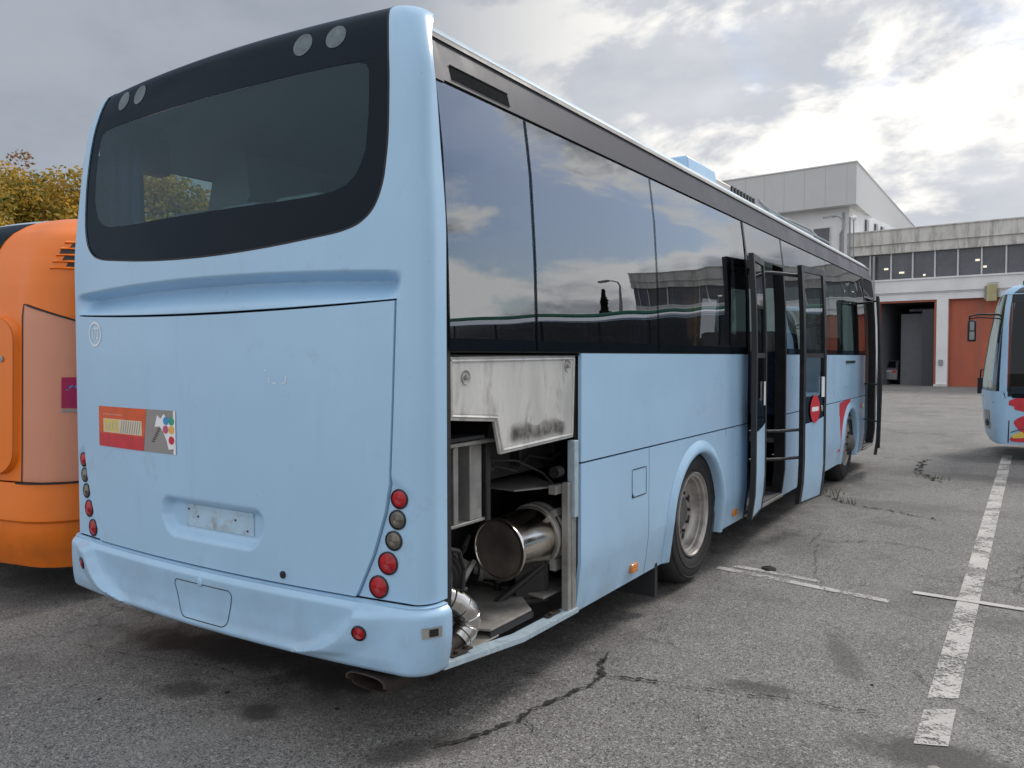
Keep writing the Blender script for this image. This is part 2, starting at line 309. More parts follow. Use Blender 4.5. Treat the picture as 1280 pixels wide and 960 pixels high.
# ------------------------------------------------------------------ mesh builder
WL = {}
class MB:
    def __init__(s): s.v = []; s.f = []; s.mi = []; s.cur = 0
    def add(s, vs, fs):
        o = len(s.v); s.v += [tuple(p) for p in vs]; s.f += [tuple(i+o for i in f) for f in fs]; s.mi += [s.cur]*len(fs)
    def box(s, x0, x1, y0, y1, z0, z1):
        s.add([(x0, y0, z0), (x1, y0, z0), (x1, y1, z0), (x0, y1, z0), (x0, y0, z1), (x1, y0, z1), (x1, y1, z1), (x0, y1, z1)],
              [(3, 2, 1, 0), (4, 5, 6, 7), (0, 1, 5, 4), (1, 2, 6, 5), (2, 3, 7, 6), (3, 0, 4, 7)])
        return s
    def obox(s, c, ax, ay, az):     # oriented box: centre and half vectors
        c, ax, ay, az = map(Vector, (c, ax, ay, az)); p = []
        for k in (-1, 1):
            for (i, j) in ((-1, -1), (1, -1), (1, 1), (-1, 1)): p.append(c+ax*i+ay*j+az*k)
        s.add(p, [(3, 2, 1, 0), (4, 5, 6, 7), (0, 1, 5, 4), (1, 2, 6, 5), (2, 3, 7, 6), (3, 0, 4, 7)]); return s
    def grid(s, F, us, vs, back=None, flip=False):
        P = [[Vector(F(u, v)) for u in us] for v in vs]; nu, nv = len(us), len(vs)
        vs_ = [p for row in P for p in row]; fs = []
        for j in range(nv-1):
            for i in range(nu-1):
                q = (j*nu+i, j*nu+i+1, (j+1)*nu+i+1, (j+1)*nu+i)
                fs.append(q[::-1] if flip else q)
        if back is not None:
            b = Vector(back)
            loop = [i for i in range(nu)]+[j*nu+nu-1 for j in range(1, nv)]+[(nv-1)*nu+i for i in range(nu-2, -1, -1)]+[j*nu for j in range(nv-2, 0, -1)]
            o = len(vs_); n = len(loop)
            vs_ += [vs_[i] for i in loop]+[vs_[i]+b for i in loop]
            for k in range(n):
                k2 = (k+1) % n; q = (o+k, o+n+k, o+n+k2, o+k2)
                fs.append(q if not flip else q[::-1])
        s.add(vs_, fs); return s
    def tube(s, pts, r, n=10, cap=True):
        pts = [Vector(p) for p in pts]; rs = r if isinstance(r, (list, tuple)) else [r]*len(pts)
        t0 = (pts[1]-pts[0]).normalized(); a = t0.orthogonal().normalized(); rings = []
        for i, p in enumerate(pts):
            t = (pts[min(i+1, len(pts)-1)]-pts[max(i-1, 0)]).normalized()
            a = (a-t*a.dot(t)).normalized(); b = t.cross(a)
            rings.append([p+(a*math.cos(2*PI*k/n)+b*math.sin(2*PI*k/n))*rs[i] for k in range(n)])
        fs = [(i*n+k, i*n+(k+1) % n, (i+1)*n+(k+1) % n, (i+1)*n+k) for i in range(len(pts)-1) for k in range(n)]
        if cap: fs += [tuple(range(n))[::-1], tuple(range((len(pts)-1)*n, len(pts)*n))]
        s.add([p for r_ in rings for p in r_], fs); return s
    def lathe(s, prof, c, axis, n=32, close=False):     # prof: (radius, height along axis)
        c = Vector(c); t = Vector(axis).normalized(); a = t.orthogonal().normalized(); b = t.cross(a); m = len(prof)
        vs = [c+t*h+(a*math.cos(2*PI*k/n)+b*math.sin(2*PI*k/n))*r for (r, h) in prof for k in range(n)]
        fs = [(i*n+k, i*n+(k+1) % n, (i+1)*n+(k+1) % n, (i+1)*n+k) for i in range(m-1) for k in range(n)]
        s.add(vs, fs); return s
    def prism(s, poly, z0, z1, F=None):      # poly 2D, extruded; F maps (a,b,h)
        F = F or (lambda a, b, h: (a, b, h)); n = len(poly)
        s.add([F(a, b, z0) for a, b in poly]+[F(a, b, z1) for a, b in poly],
              [tuple(range(n))[::-1], tuple(range(n, 2*n))]+[(k, (k+1) % n, n+(k+1) % n, n+k) for k in range(n)]); return s
    def ribbon(s, pts, w, F, closed=False):  # flat ribbon in a 2D domain mapped by F(a,b)
        n = len(pts); L = []; Rr = []
        for i, p in enumerate(pts):
            a = pts[(i-1) % n] if (closed or i > 0) else p; b = pts[(i+1) % n] if (closed or i < n-1) else p
            dx, dy = b[0]-a[0], b[1]-a[1]; l = math.hypot(dx, dy) or 1; ww = (w[i] if isinstance(w, list) else w)/2
            L.append((p[0]-dy/l*ww, p[1]+dx/l*ww)); Rr.append((p[0]+dy/l*ww, p[1]-dx/l*ww))
        k = n if closed else n-1
        s.add([F(*q) for q in L]+[F(*q) for q in Rr], [(i, n+i, n+(i+1) % n, (i+1) % n) for i in range(k)]); return s
    def loose(s, name, mat, parent=None, **kw):
        par = list(range(len(s.v)))
        def find(i):
            while par[i] != i: par[i] = par[par[i]]; i = par[i]
            return i
        for f in s.f:
            a = find(f[0])
            for q in f[1:]: par[find(q)] = a
        comps = {}
        for k, f in enumerate(s.f): comps.setdefault(find(f[0]), []).append(k)
        out = []
        for ks in comps.values():
            m = MB(); ids = sorted({i for k in ks for i in s.f[k]}); mp = {i: n for n, i in enumerate(ids)}
            m.v = [s.v[i] for i in ids]; m.f = [tuple(mp[i] for i in s.f[k]) for k in ks]; m.mi = [s.mi[k] for k in ks]
            out.append(m.build(name, mat, parent, **kw))
        return out
    def build(s, name, mat, parent=None, smooth=True, bevel=0, angle=35, local=False, recalc=False):
        me = bpy.data.meshes.new(name)
        off = Vector((0, 0, 0)) if (local or parent is None) else WL.get(parent.name, Vector((0, 0, 0)))
        me.from_pydata([tuple(Vector(p)-off) for p in s.v], [], s.f)
        mats = mat if isinstance(mat, list) else [mat]
        for m in mats: me.materials.append(m)
        for p, i in zip(me.polygons, s.mi): p.material_index = i; p.use_smooth = smooth
        me.update()
        if recalc:
            import bmesh
            bm = bmesh.new(); bm.from_mesh(me); bmesh.ops.remove_doubles(bm, verts=bm.verts, dist=1e-5); bmesh.ops.recalc_face_normals(bm, faces=bm.faces); bm.to_mesh(me); bm.free()
        o = bpy.data.objects.new(name, me); COL.objects.link(o)
        if bevel:
            b = o.modifiers.new('bevel', 'BEVEL'); b.width = bevel; b.segments = 2; b.limit_method = 'ANGLE'; b.angle_limit = R(40); b.harden_normals = False
        if smooth:
            me.set_sharp_from_angle(angle=R(angle))
        if parent:
            o.parent = parent; WL[o.name] = off
        return o
def thing(name, loc, label, cat, group=None, rz=0, kind=None):
    o = bpy.data.objects.new(name, None); COL.objects.link(o); o.empty_display_size = .3
    o.location = loc; o.rotation_euler = (0, 0, rz); WL[o.name] = Vector(loc)
    tag(o, label, cat, group); return o
def tag(o, label=None, cat=None, group=None, kind=None):
    if label: o['label'] = label
    if cat: o['category'] = cat
    if group: o['group'] = group
    if kind: o['kind'] = kind
    return o
def lin(a, b, n): return [a+(b-a)*i/(n-1) for i in range(n)]
def interp(t, tab):
    if t <= tab[0][0]: return tab[0][1]
    for (a, va), (b, vb) in zip(tab, tab[1:]):
        if t <= b: return va+(vb-va)*(t-a)/(b-a)
    return tab[-1][1]
def hermite(t, tab):
    n = len(tab)
    if t <= tab[0][0]: return tab[0][1]
    for i in range(n-1):
        if t <= tab[i+1][0]:
            x0, y0 = tab[i]; x1, y1 = tab[i+1]; h = x1-x0; u = (t-x0)/h
            def sl(k):
                if k == 0: return (tab[1][1]-tab[0][1])/(tab[1][0]-tab[0][0])
                if k == n-1: return (tab[-1][1]-tab[-2][1])/(tab[-1][0]-tab[-2][0])
                a = (tab[k][1]-tab[k-1][1])/(tab[k][0]-tab[k-1][0]); b = (tab[k+1][1]-tab[k][1])/(tab[k+1][0]-tab[k][0])
                return 0 if a*b <= 0 else 2*a*b/(a+b)
            m0, m1 = sl(i)*h, sl(i+1)*h
            return (2*u**3-3*u*u+1)*y0+(u**3-2*u*u+u)*m0+(3*u*u-2*u**3)*y1+(u**3-u*u)*m1
    return tab[-1][1]
def sst(a, b, x):
    t = max(0, min(1, (x-a)/(b-a))); return t*t*(3-2*t)
def copy_tree(o, loc=None, rz=None, scale=None, label=None):
    def rec(q, par):
        c = q.copy(); COL.objects.link(c)
        if par: c.parent = par
        for ch in q.children: rec(ch, c)
        return c
    c = rec(o, None)
    if loc is not None: c.location = loc
    if rz is not None: c.rotation_euler.z = rz
    if scale is not None: c.scale = scale
    if label: c['label'] = label
    return c
def fontmesh(txt, size, F, name, mat, parent, squeeze=1):
    cu = bpy.data.curves.new('f', 'FONT'); cu.body = txt; cu.size = size; cu.align_x = 'CENTER'; cu.align_y = 'CENTER'; cu.fill_mode = 'FRONT'; cu.offset = .0008
    ob = bpy.data.objects.new('f', cu); COL.objects.link(ob); dg = bpy.context.evaluated_depsgraph_get(); dg.update()
    me = bpy.data.meshes.new_from_object(ob.evaluated_get(dg))
    mb = MB(); mb.add([F(v.co.x*squeeze, v.co.y) for v in me.vertices], [tuple(p.vertices) for p in me.polygons])
    bpy.data.objects.remove(ob); bpy.data.curves.remove(cu)
    return mb.build(name, mat, parent, smooth=False)

# ================================================================== THE BLUE COACH
CX = -1.25
OX = [(.28, .035), (.4, .018), (.55, .0), (1.9, 0), (2.09, .0), (2.5, .03), (2.8, .06), (2.95, .10), (3.03, .13), (3.08, .19), (3.14, .32), (3.25, .50), (3.5, .8)]
OY = [(1.9, 0), (2.09, 0), (2.5, .02), (2.8, .05), (2.95, .08), (3.03, .11), (3.08, .17), (3.14, .28), (3.25, .5), (3.5, .8)]
OZ = [(0, 0), (3.03, 3.03), (3.08, 3.075), (3.14, 3.105), (3.25, 3.122), (3.5, 3.128)]
RC = .10; YC = -.13+RC
OXt, OYt = OX, OY
def plan(u, hw):
    a = hw-RC; s = 1 if u >= 0 else -1; q = abs(u)
    if q <= a:
        y = -.20+.07*(q/a)**2; x = q; sl = .14*q/a/a; n = Vector((sl, -1, 0)).normalized()
    else:
        th = (q-a)/RC
        if th <= PI/2: x = a+RC*math.sin(th); y = YC-RC*math.cos(th); n = Vector((math.sin(th), -math.cos(th), 0))
        else: x = hw; y = YC+(q-a-RC*PI/2); n = Vector((1, 0, 0))
    return s*x, y, Vector((n.x*s, n.y, 0))
def RP(u, v, off=0, d=None):
    hw = 1.25-hermite(v, OX); x, y, n = plan(u, hw)
    if d: off += d(x, v)
    return Vector((CX+x+n.x*off, y+hermite(v, OY)+n.y*off, interp(v, OZ)))
def UE(v): return (1.25-hermite(v, OX))-RC+RC*PI/2+(.004-YC)-hermite(v, OY)*(1-sst(2.78, 3.12, v))*.95
HH = [(.655, .921), (.684, .938), (.84, 1.012), (1.013, 1.070), (1.13, 1.092), (1.4, 1.105), (1.86, 1.124)]
def hh(z): return interp(z, HH)
def podd(x, z):
    q = abs(x)
    edge = sst(1.215, 1.165, q)
    top = sst(1.135-.02, 1.095-.02, z-.35*(1.13-q)*0) if q < 1.2 else 0
    top = sst(1.175-(q-1.08)*.6, 1.135-(q-1.08)*.6, z)
    return -.010*edge*top
def hatchd(x, z):
    # recess for the number plate: rounded trapezoid
    cx, cz = .05, .873; hwid = .355-.55*max(0, (cz-z))*1.0; dx = max(0, abs(x-cx)-hwid+.05); dz = max(0, abs(z-cz)-.085+.05)
    dd = math.hypot(dx, dz)-.05
    return -.042*sst(.012, -.03, dd)
def hatchtop(x): return 1.828+.028*(x/1.12)**2
def shelfd(x, z):
    q = abs(x); lip = 1.985-.022*q**2
    r = .095*sst(1.84, lip-.02, z)*(1-sst(lip-.028, lip+.012, z))
    return -r*sst(1.16, 1.05, q)

bus = thing('coach_bus', (CX, 5.4, 0), 'large pale blue coach with open doors and its engine bay exposed at the rear', 'bus')
P = M['paint']
# --- engine hatch
mb = MB()
def hatchF(a, b):
    # b 0..1 between seam and top, a -1..1
    zb = .662; z = zb+(hatchtop(a*1.12)-.006-zb)*b
    x = a*(hh(z)-.004)
    return RP(x, z, .004, hatchd)
mb.grid(hatchF, lin(-1, 1, 230), lin(0, 1, 120), back=(0, .025, 0))
hatch = mb.build('engine_hatch', P, bus, angle=50)
# --- rear body: side strips, shelf zone, window surround, cap
mb = MB()
for s in (-1, 1):
    def F(a, b, s=s):
        z = .662+(1.858-.662)*b; x0 = hh(z)+.004; x1 = UE(z); u = x0+(x1-x0)*a
        return RP(s*u, z, 0, podd)
    mb.grid(F, lin(0, 1, 46), lin(0, 1, 90), back=(0, .02, 0), flip=s < 0)
def F(a, b):
    x0 = a*UE(1.9)
    zlo = hatchtop(a*1.25)+.006 if abs(a*UE(1.9)) < 1.128 else 1.858
    z = zlo+(2.088-zlo)*b
    return RP(x0, z, 0, shelfd)
mb.grid(F, lin(-1, -.80, 27)+lin(-.79, .79, 120)+lin(.80, 1, 27), lin(0, 1, 46), back=(0, .02, 0))
GWt = [(2.12, .68), (2.137, .85), (2.165, .95), (2.217, 1.015), (2.27, 1.043), (2.344, 1.062), (2.5, 1.072), (2.7, 1.062), (2.85, 1.042), (3.03, 1.0), (3.14, .95)]
def gw(v): return .68*math.sqrt(max(0, v-2.088)/.032) if v < 2.12 else hermite(v, GWt)
GV = [2.088, 2.0885, 2.0895, 2.091, 2.094, 2.098, 2.103, 2.11, 2.12, 2.124, 2.128, 2.132, 2.137, 2.143, 2.15, 2.157, 2.165, 2.177, 2.19, 2.203, 2.217, 2.232, 2.25, 2.265, 2.28]+lin(2.31, 3.0, 24)+[3.03, 3.055, 3.08, 3.11, 3.14]
for s in (-1, 1):
    def F(a, v, s=s):
        x0 = gw(v); e = 1.08; u = x0+(e-x0)*a/.3 if a < .3 else e+(UE(v)-e)*(a-.3)/.7
        return RP(s*u, v)
    mb.grid(F, lin(0, 1, 51), GV, back=(0, .02, 0), flip=s < 0)
mb.grid(lambda a, v: RP(a*UE(v), v), lin(-1, 1, 60), [3.14, 3.17, 3.2, 3.25, 3.32, 3.4, 3.5])
mb.build('rear_body', P, bus, angle=50)
# backing behind seams
mb = MB(); mb.grid(lambda a, v: RP(a*UE(v), v, -.028), lin(-1, 1, 40), lin(.36, 1.98, 20)); 
def seamback(): pass
MBk = MB()
for s in (-1, 1):
    MBk.grid(lambda a, z, s=s: RP(s*(hh(z)+.03*a), z, -.03), lin(-1, 1, 3), lin(.60, 1.87, 30), flip=s < 0)
MBk.grid(lambda a, b: RP(a, hatchtop(a)-.03+.06*b, -.085), lin(-1.14, 1.14, 40), [0, 1])
MBk.grid(lambda a, b: RP(a*UE(.65), .60+.1*b, -.03), lin(-1, 1, 60), [0, 1])
MBk.build('seam_seal', M['rubber'], bus)
# --- bumper
def XB(z): return interp(z, [(.36, .46), (.39, .60), (.44, .76), (.50, .86), (.58, .93), (.66, .965)])
def bumpd(x, z):
    q = abs(x); b = XB(z); base = .012+.022*sst(.655, .62, z)
    wing = .042*sst(b-.022, b+.018, q)*(1-.6*sst(b+.03, b+.20, q))
    if q > 1.02: wing *= 1-sst(1.02, 1.2, q)*.7
    mid = -.012*sst(.64, .5, z)*(1-sst(b-.1, b, q))
    return base+((wing*sst(.655, .60, z))+mid)*sst(.372, .45, z)
BV = [(.655, 0), (.652, .006)]+[(z, 0) for z in lin(.645, .40, 34)]+[(.388, -.006), (.379, -.018), (.373, -.04), (.371, -.08)]
mb = MB()
def F(a, i):
    z, o = BV[int(i)]; u = a*UE(z); off = o
    if i == 0: off = -.02
    return RP(u, z, off, bumpd)
mb.grid(F, lin(-1, 1, 260), range(len(BV)))
bumper = mb.build('bumper', P, bus, angle=50)
def BP(x, z, o=.003): return RP(x, z, o, bumpd)
def nrm(F, x, z):
    a = F(x+.01, z)-F(x-.01, z); b = F(x, z+.01)-F(x, z-.01); return a.cross(b).normalized()
def dome(mbx, c, n, r, h, m=28):
    mbx.lathe([(r, 0), (r*.98, h*.35), (r*.8, h*.75), (r*.45, h*.95), (.0005, h)], c, n, m)
def lamp(F, x, z, r, lens, name, parent, h=.010, bez=.004):
    c = F(x, z); n = nrm(F, x, z)
    if n.y > 0: n = -n
    b = MB(); b.lathe([(r+bez, -.004), (r+bez, .004), (r, .006), (r-.002, 0), (r-.003, -.006), (.0005, -.008)], c, n, 32)
    o = b.build(name, M['black'], parent)
    l = MB(); rr = r-.003; prof = []
    for k in range(9):
        q = 1-k/9; prof.append((rr*q, .002+h*(1-q*q))); prof.append((rr*(q-.05), .002+h*(1-q*q)+.0016))
    l.lathe(prof+[(.0005, h+.002)], c+n*.001, n, 32); l.build('lens', lens, o, angle=20)
    return o
for s in (-1, 1):
    for i, (q, z, r, k) in enumerate([(1.130, 1.073, .036, 0), (1.120, .990, .036, 1), (1.102, .905, .036, 1), (1.074, .812, .043, 0), (1.029, .712, .043, 0)]):
        lamp(lambda x, zz: RP(x, zz, .001, podd), s*q, z, r, M['red_lens'] if k == 0 else M['grey_lens'], 'tail_light', bus)
    lamp(lambda x, zz: BP(x, zz, .001), s*.988, .542, .028, M['red_lens'], 'reflector', bumper, .005, .004)
# bumper tow cover outline, nut
mb = MB()
def rrect(x0, x1, z0, z1, r, n=6, skew=0):
    pts = []
    for cx, cz, a0 in ((x1-r, z0+r, -90), (x1-r, z1-r, 0), (x0+r, z1-r, 90), (x0+r, z0+r, 180)):
        for k in range(n+1):
            a = R(a0+90*k/n); px = cx+r*math.cos(a); pz = cz+r*math.sin(a)
            t = (z1-pz)/(z1-z0); px += skew*t*(1 if px < (x0+x1)/2 else -1); pts.append((px, pz))
    return pts
def densify(pts, closed=True, st=.02):
    out = []; n = len(pts)
    for i in range(n if closed else n-1):
        a, b = pts[i], pts[(i+1) % n]; k = max(1, int(math.hypot(b[0]-a[0], b[1]-a[1])/st))
        out += [(a[0]+(b[0]-a[0])*j/k, a[1]+(b[1]-a[1])*j/k) for j in range(k)]
    if not closed: out.append(pts[-1])
    return out
mb.ribbon(densify(rrect(-.185, .24, .415,   .588, .035, skew=.05)), .0042, lambda a, b: BP(a, b, .0015), closed=True)
mb.build('tow_cover_seam', M['rubber'], bumper, smooth=False)
mb = MB(); dome(mb, BP(.02, .60, 0), (0, -1, 0), .02, .008); mb.build('tow_cover_latch', P, bumper)
# side latch bracket on bumper corner
mb = MB(); c = BP(1.205, .56, .002); n = nrm(lambda x, z: BP(x, z), 1.205, .56)
# hatch lock
mb = MB(); mb.lathe([(.016, 0), (.016, .006), (.006, .008), (.0005, .008)], RP(.53, .70, .004), (0, -1, 0), 16)
mb.build('hatch_lock', M['black'], hatch)
# bumper corner striker
mb = MB()
mb.grid(lambda a, b: RP(1.10+.10+a, .56+b, .004, bumpd), lin(.025, .085, 6), lin(-.02, .022, 3))
sk = mb.build('latch_striker', M['galv'], bumper)
mb = MB(); mb.grid(lambda a, b: RP(1.20+a, .56+b, .006, bumpd), lin(.045, .072, 4), lin(-.013, .016, 3)); mb.build('striker_slot', M['black'], sk)
# plate backing (residue) inside recess
mb = MB(); mb.grid(lambda a, b: RP(.05+a, .88+b, .007, hatchd), lin(-.22, .26, 14), lin(-.05, .055, 5)); mb.build('plate_residue', M['backing'], hatch, smooth=False)
mb = MB()
for (a, b) in ((-.13, .0), (.14, .012), (.22, -.03), (-.2, .03)): mb.lathe([(.005, .0), (.0045, .003), (.0005, .004)], RP(.05+a, .88+b, .008, hatchd), (0, -1, 0), 10)
mb.loose('plate_screw', M['rust'], hatch)
# number 173 in a ring
HC = (-.935, 1.752)
def HF(a, b, o=.0062): return RP(HC[0]+a, HC[1]+b, o)
mb = MB(); ring = [(.064*math.cos(t), .060*math.sin(t)) for t in [2*PI*k/40 for k in range(40)]]
mb.ribbon(ring, .010, HF, closed=True); mb.build('number_ring', M['white'], hatch, smooth=False)
fontmesh('173', .088, HF, 'number_decal', M['white'], hatch, .64)
# worn remains of a sign
mb = MB()
for seg in ([(.46, 1.545), (.46, 1.52)], [(.56, 1.55), (.555, 1.525)], [(.48, 1.52), (.50, 1.518)], [(.44, 1.575), (.43, 1.57)], [(.535, 1.517), (.555, 1.523)]):
    mb.ribbon(seg, .004, lambda a, b: RP(a, b, .006))
mb.loose('glue_residue', M['white'], hatch, smooth=False)
# advert sticker
SX0, SX1, SZ0, SZ1 = -.905, -.186, 1.168, 1.376
def SF(a, b, o=.006): return RP(SX0+(SX1-SX0)*a, SZ0+(SZ1-SZ0)*b, o)
mb = MB(); mb.grid(lambda a, b: SF(a, b), lin(0, 1, 12), [0, 1]); sticker = mb.build('advert_sticker', M['sticker_grey'], hatch, smooth=False)
mb = MB(); mb.grid(lambda a, b: SF(a*(.62+.04*b), b, .0068), lin(0, 1, 10), lin(.33, 1, 3)); mb.build('orange_field', M['sticker_or'], sticker, smooth=False)
mb = MB(); mb.grid(lambda a, b: SF(.0+a*(.62+.04*b), b, .0068), lin(0, 1, 10), lin(0, .33, 3)); mb.build('crimson_field', M['sticker_red'], sticker, smooth=False)
mb = MB(); mb.grid(lambda a, b: SF(a, b, .0074), lin(.07, .60, 8), [.36, .70]); mb.build('cream_panel', M['cream'], sticker, smooth=False)
mb = MB()
for k in range(9): mb.ribbon([(.32+k*.03, .38), (.345+k*.03, .68)], .009, lambda a, b: SF(a, b, .008))
mb.loose('grey_hatching', M['sticker_grey'], sticker, smooth=False)
mb = MB(); mb.grid(lambda a, b: SF(a, b, .008), lin(.075, .29, 4), [.40, .68]); mb.build('yellow_box', M['yellow'], sticker, smooth=False)
mb = MB()
for k in range(4): mb.ribbon([(.10+k*.05, .44), (.105+k*.05, .63)], .013, lambda a, b: SF(a, b, .0088))
mb.ribbon([(.10, .43), (.15, .47), (.17, .43)], .01, lambda a, b: SF(a, b, .0088))
mb.loose('box_marks', M['backing'], sticker, smooth=False)
mb = MB()
for k in range(11): mb.ribbon([(.07+k*.025, .80+(k % 3)*.01), (.085+k*.025, .80+(k % 2)*.02)], .045, lambda a, b: SF(a, b, .0075))
mb.loose('pale_lettering', M['salmon'], sticker, smooth=False)
mb = MB(); mp_ = [(.76, .60), (.79, .88), (.83, .80), (.87, .92), (.91, .80), (1.0, .86), (1.0, .25), (.97, .12), (.92, .10), (.90, .30), (.86, .5), (.82, .62)]
mb.add([SF(a, b, .0075) for a, b in mp_], [tuple(range(len(mp_)))]); mb.build('map_shape', M['white'], sticker, smooth=False)
for (a, b, k) in ((.895, .76, 'dot_blue'), (.955, .76, 'dot_green'), (.89, .56, 'dot_pink'), (.955, .56, 'dot_yellow'), (.955, .32, 'dot_red')):
    mb = MB(); mb.add([SF(a+.031*math.cos(2*PI*i/20), b+.095*math.sin(2*PI*i/20), .009) for i in range(20)], [tuple(range(20))]); mb.build('map_dot', M[k], sticker, smooth=False)
mb = MB()
for k in range(7): mb.ribbon([(.735-.0*k+.012*k, .25+.05*k), (.745+.012*k, .27+.05*k)], .035, lambda a, b: SF(a, b, .0078))
mb.loose('grey_lettering', M['black'], sticker, smooth=False)
mb = MB(); mb.grid(lambda a, b: SF(a, b, .0072), [.975, 1.0], [0, 1]); mb.build('white_edge', M['white'], sticker, smooth=False)

# --- rear window
W2t = [(2.29, 0), (2.2905, .45), (2.292, .66), (2.297, .76), (2.303, .81), (2.312, .846), (2.323, .873), (2.336, .893), (2.36, .92), (2.40, .945), (2.455, .965), (2.6, .97), (2.78, .955), (2.805, .94), (2.818, .90), (2.824, .80), (2.826, .0)]
def w2(v): return hermite(v, W2t) if 2.336 <= v <= 2.78 else interp(v, W2t)
V2 = [t[0] for t in W2t]+lin(2.5, 2.75, 6); V2 = sorted(set(V2))
mb = MB(); G0 = -.004
mb.grid(lambda a, v: RP(a*gw(v), v, G0), lin(-1, 1, 50), [v for v in GV if v < 2.29]+[2.29])
for s in (-1, 1):
    mb.grid(lambda a, v, s=s: RP(s*(w2(v)+(gw(v)-w2(v))*a), v, G0), lin(0, 1, 22), V2, flip=s < 0)
mb.grid(lambda a, v: RP(a*gw(v), v, G0), lin(-1, 1, 50), [2.826]+[v for v in GV if v > 2.83])
mb.grid(lambda a, v: RP(a*(gw(3.14) if v <= 3.14 else gw(3.14)), v, G0+.006), lin(-1, 1, 50), [3.14, 3.18, 3.22])
rw = mb.build('rear_window', M['frit'], bus, angle=60)
mb = MB(); mb.grid(lambda a, v: RP(a*w2(v), v, G0), lin(-1, 1, 40), V2); mb.build('clear_pane', M['rear_glass'], rw, angle=60)
# thin rubber line round the window
mb = MB(); pts = [(-gw(v), v) for v in reversed(GV[1:])]+[(gw(v), v) for v in GV]
mb.ribbon(pts, .009, lambda a, b: RP(a, b, .0005)); mb.build('window_seal', M['rubber'], rw, smooth=False)
teal = surf('faded_round_lens', (.09, .125, .135), .35, var=.5, scale=18); redd = surf('faded_red_lens', (.15, .12, .13), .35, var=.5, scale=18)
for (x, k) in ((.578, 0), (.758, 1), (-.769, 1), (-.607, 0)):
    mb = MB(); c = RP(x, 2.958, 0); n = nrm(lambda a, b: RP(a, b), x, 2.958)
    mb.lathe([(.052, -.0025), (.0005, -.0022)], c, n, 28); o = mb.build('marker_light', teal, rw)
    if k == 0:
        mb = MB(); mb.lathe([(.03, -.0018), (.0005, -.0016)], c+Vector((.012, 0, -.01)), n, 20); mb.build('marker_lens', redd, o)

# --- sides
SXT = [(.28, -.035), (.40, -.018), (.55, 0), (1.75, 0), (2.1, -.010), (2.5, -.036), (2.75, -.070), (2.93, -.118), (2.965, -.150)]
def sx(z): return interp(z, SXT)
def SP(y, z, o=0): return Vector((sx(z)+o, y, z))
def SPL(y, z, o=0): return Vector((-2.5-sx(z)-o, y, z))
def zs(a, b):
    s = {a, b} | {t for t, _ in SXT if a < t < b}; return sorted(s)
def panel(y0, y1, z0, z1, name='side_panel', mat=None, parent=None, o=0, build=True, mb=None, left=False, ny=8):
    m = mb or MB(); Fn = SPL if left else SP
    m.grid(lambda y, z: Fn(y, z, o), lin(y0, y1, ny), zs(z0, z1) if z1-z0 < .3 else sorted(set(zs(z0, z1)+lin(z0, z1, 8))), back=(.02 if left else -.02, 0, 0), flip=left)
    if build: return m.build(name, mat or P, parent or bus, angle=50)
# upper belt panels (right)
panel(1.165, 4.085, 1.083, 1.648)
p1 = panel(1.165, 2.045, .290, 1.073)
mb = MB(); mb.ribbon(densify([(1.80, .965), (2.005, .965), (2.005, .80), (1.80, .80)], st=.05), .006, lambda a, b: SP(a, b, .002), closed=True)
mb.add([SP(1.80, .80, .003), SP(1.83, .80, .003), SP(1.80, .83, .003)], [(0, 1, 2)])
mb.build('fuel_flap_seam', M['rubber'], p1, smooth=False)
# wheel-arch panel
AC, AA, AB, AZ = 2.93, .515, .50, .455
def archz(y, a=AA, b=AB, c=AC): t = max(0, 1-((y-c)/a)**2); return AZ+b*math.sqrt(t)
def archpanel(y0, y1, c, zt, left=False, seams=True):
    m = MB()
    Fn = SPL if left else SP; bk = (.02 if left else -.02, 0, 0)
    m.grid(lambda y, z: Fn(y, z), lin(y0, c-AA, 6), sorted(set([.29]+zs(.29, zt)+lin(.29, zt, 10))), back=bk, flip=left)
    m.grid(lambda y, z: Fn(y, z), lin(c+AA, y1, 6), sorted(set(zs(.29, zt)+lin(.29, zt, 10))), back=bk, flip=left)
    ys = [c-AA*math.cos(PI*k/40) for k in range(41)]
    m.grid(lambda y, b: Fn(y, archz(y, c=c)+(zt-archz(y, c=c))*b), ys, lin(0, 1, 6), back=bk, flip=left)
    return m
ap = archpanel(2.055, 3.715, AC, 1.073).build('wheel_arch_panel', P, bus, angle=50)
def flare(c, left=False, wid=.085, h=.028):
    path = [(c-AA, .29), (c-AA, .36), (c-AA, .42)]+[(c-AA*math.cos(PI*k/30), AZ+AB*math.sin(PI*k/30)) for k in range(31)]+[(c+AA, .42), (c+AA, .36), (c+AA, .29)]
    m = MB(); prof = [(-.004, -.05), (-.006, .0), (0, .022), (.015, h), (.035, h*.9), (.06, h*.45), (wid, .001)]
    nrm2 = []
    for i, p in enumerate(path):
        a = path[max(0, i-1)]; b = path[min(len(path)-1, i+1)]; dx, dz = b[0]-a[0], b[1]-a[1]; l = math.hypot(dx, dz); nrm2.append((-dz/l, dx/l))
    Fn = SPL if left else SP
    def F(j, i):
        p = path[int(i)]; n = nrm2[int(i)]; r, o = prof[int(j)]
        return Fn(p[0]+n[0]*r, p[1]+n[1]*r, o)
    m.grid(F, range(len(prof)), range(len(path)), flip=not left)
    return m
flare(AC).build('wheel_arch_lip', P, ap, angle=60)
mb = MB(); mb.ribbon([(3.52, .30), (3.52, 1.073)], .005, lambda a, b: SP(a, b, .002)); mb.build('arch_seam', M['rubber'], ap, smooth=False)
panel(3.722, 4.085, .290, 1.073, ny=3)
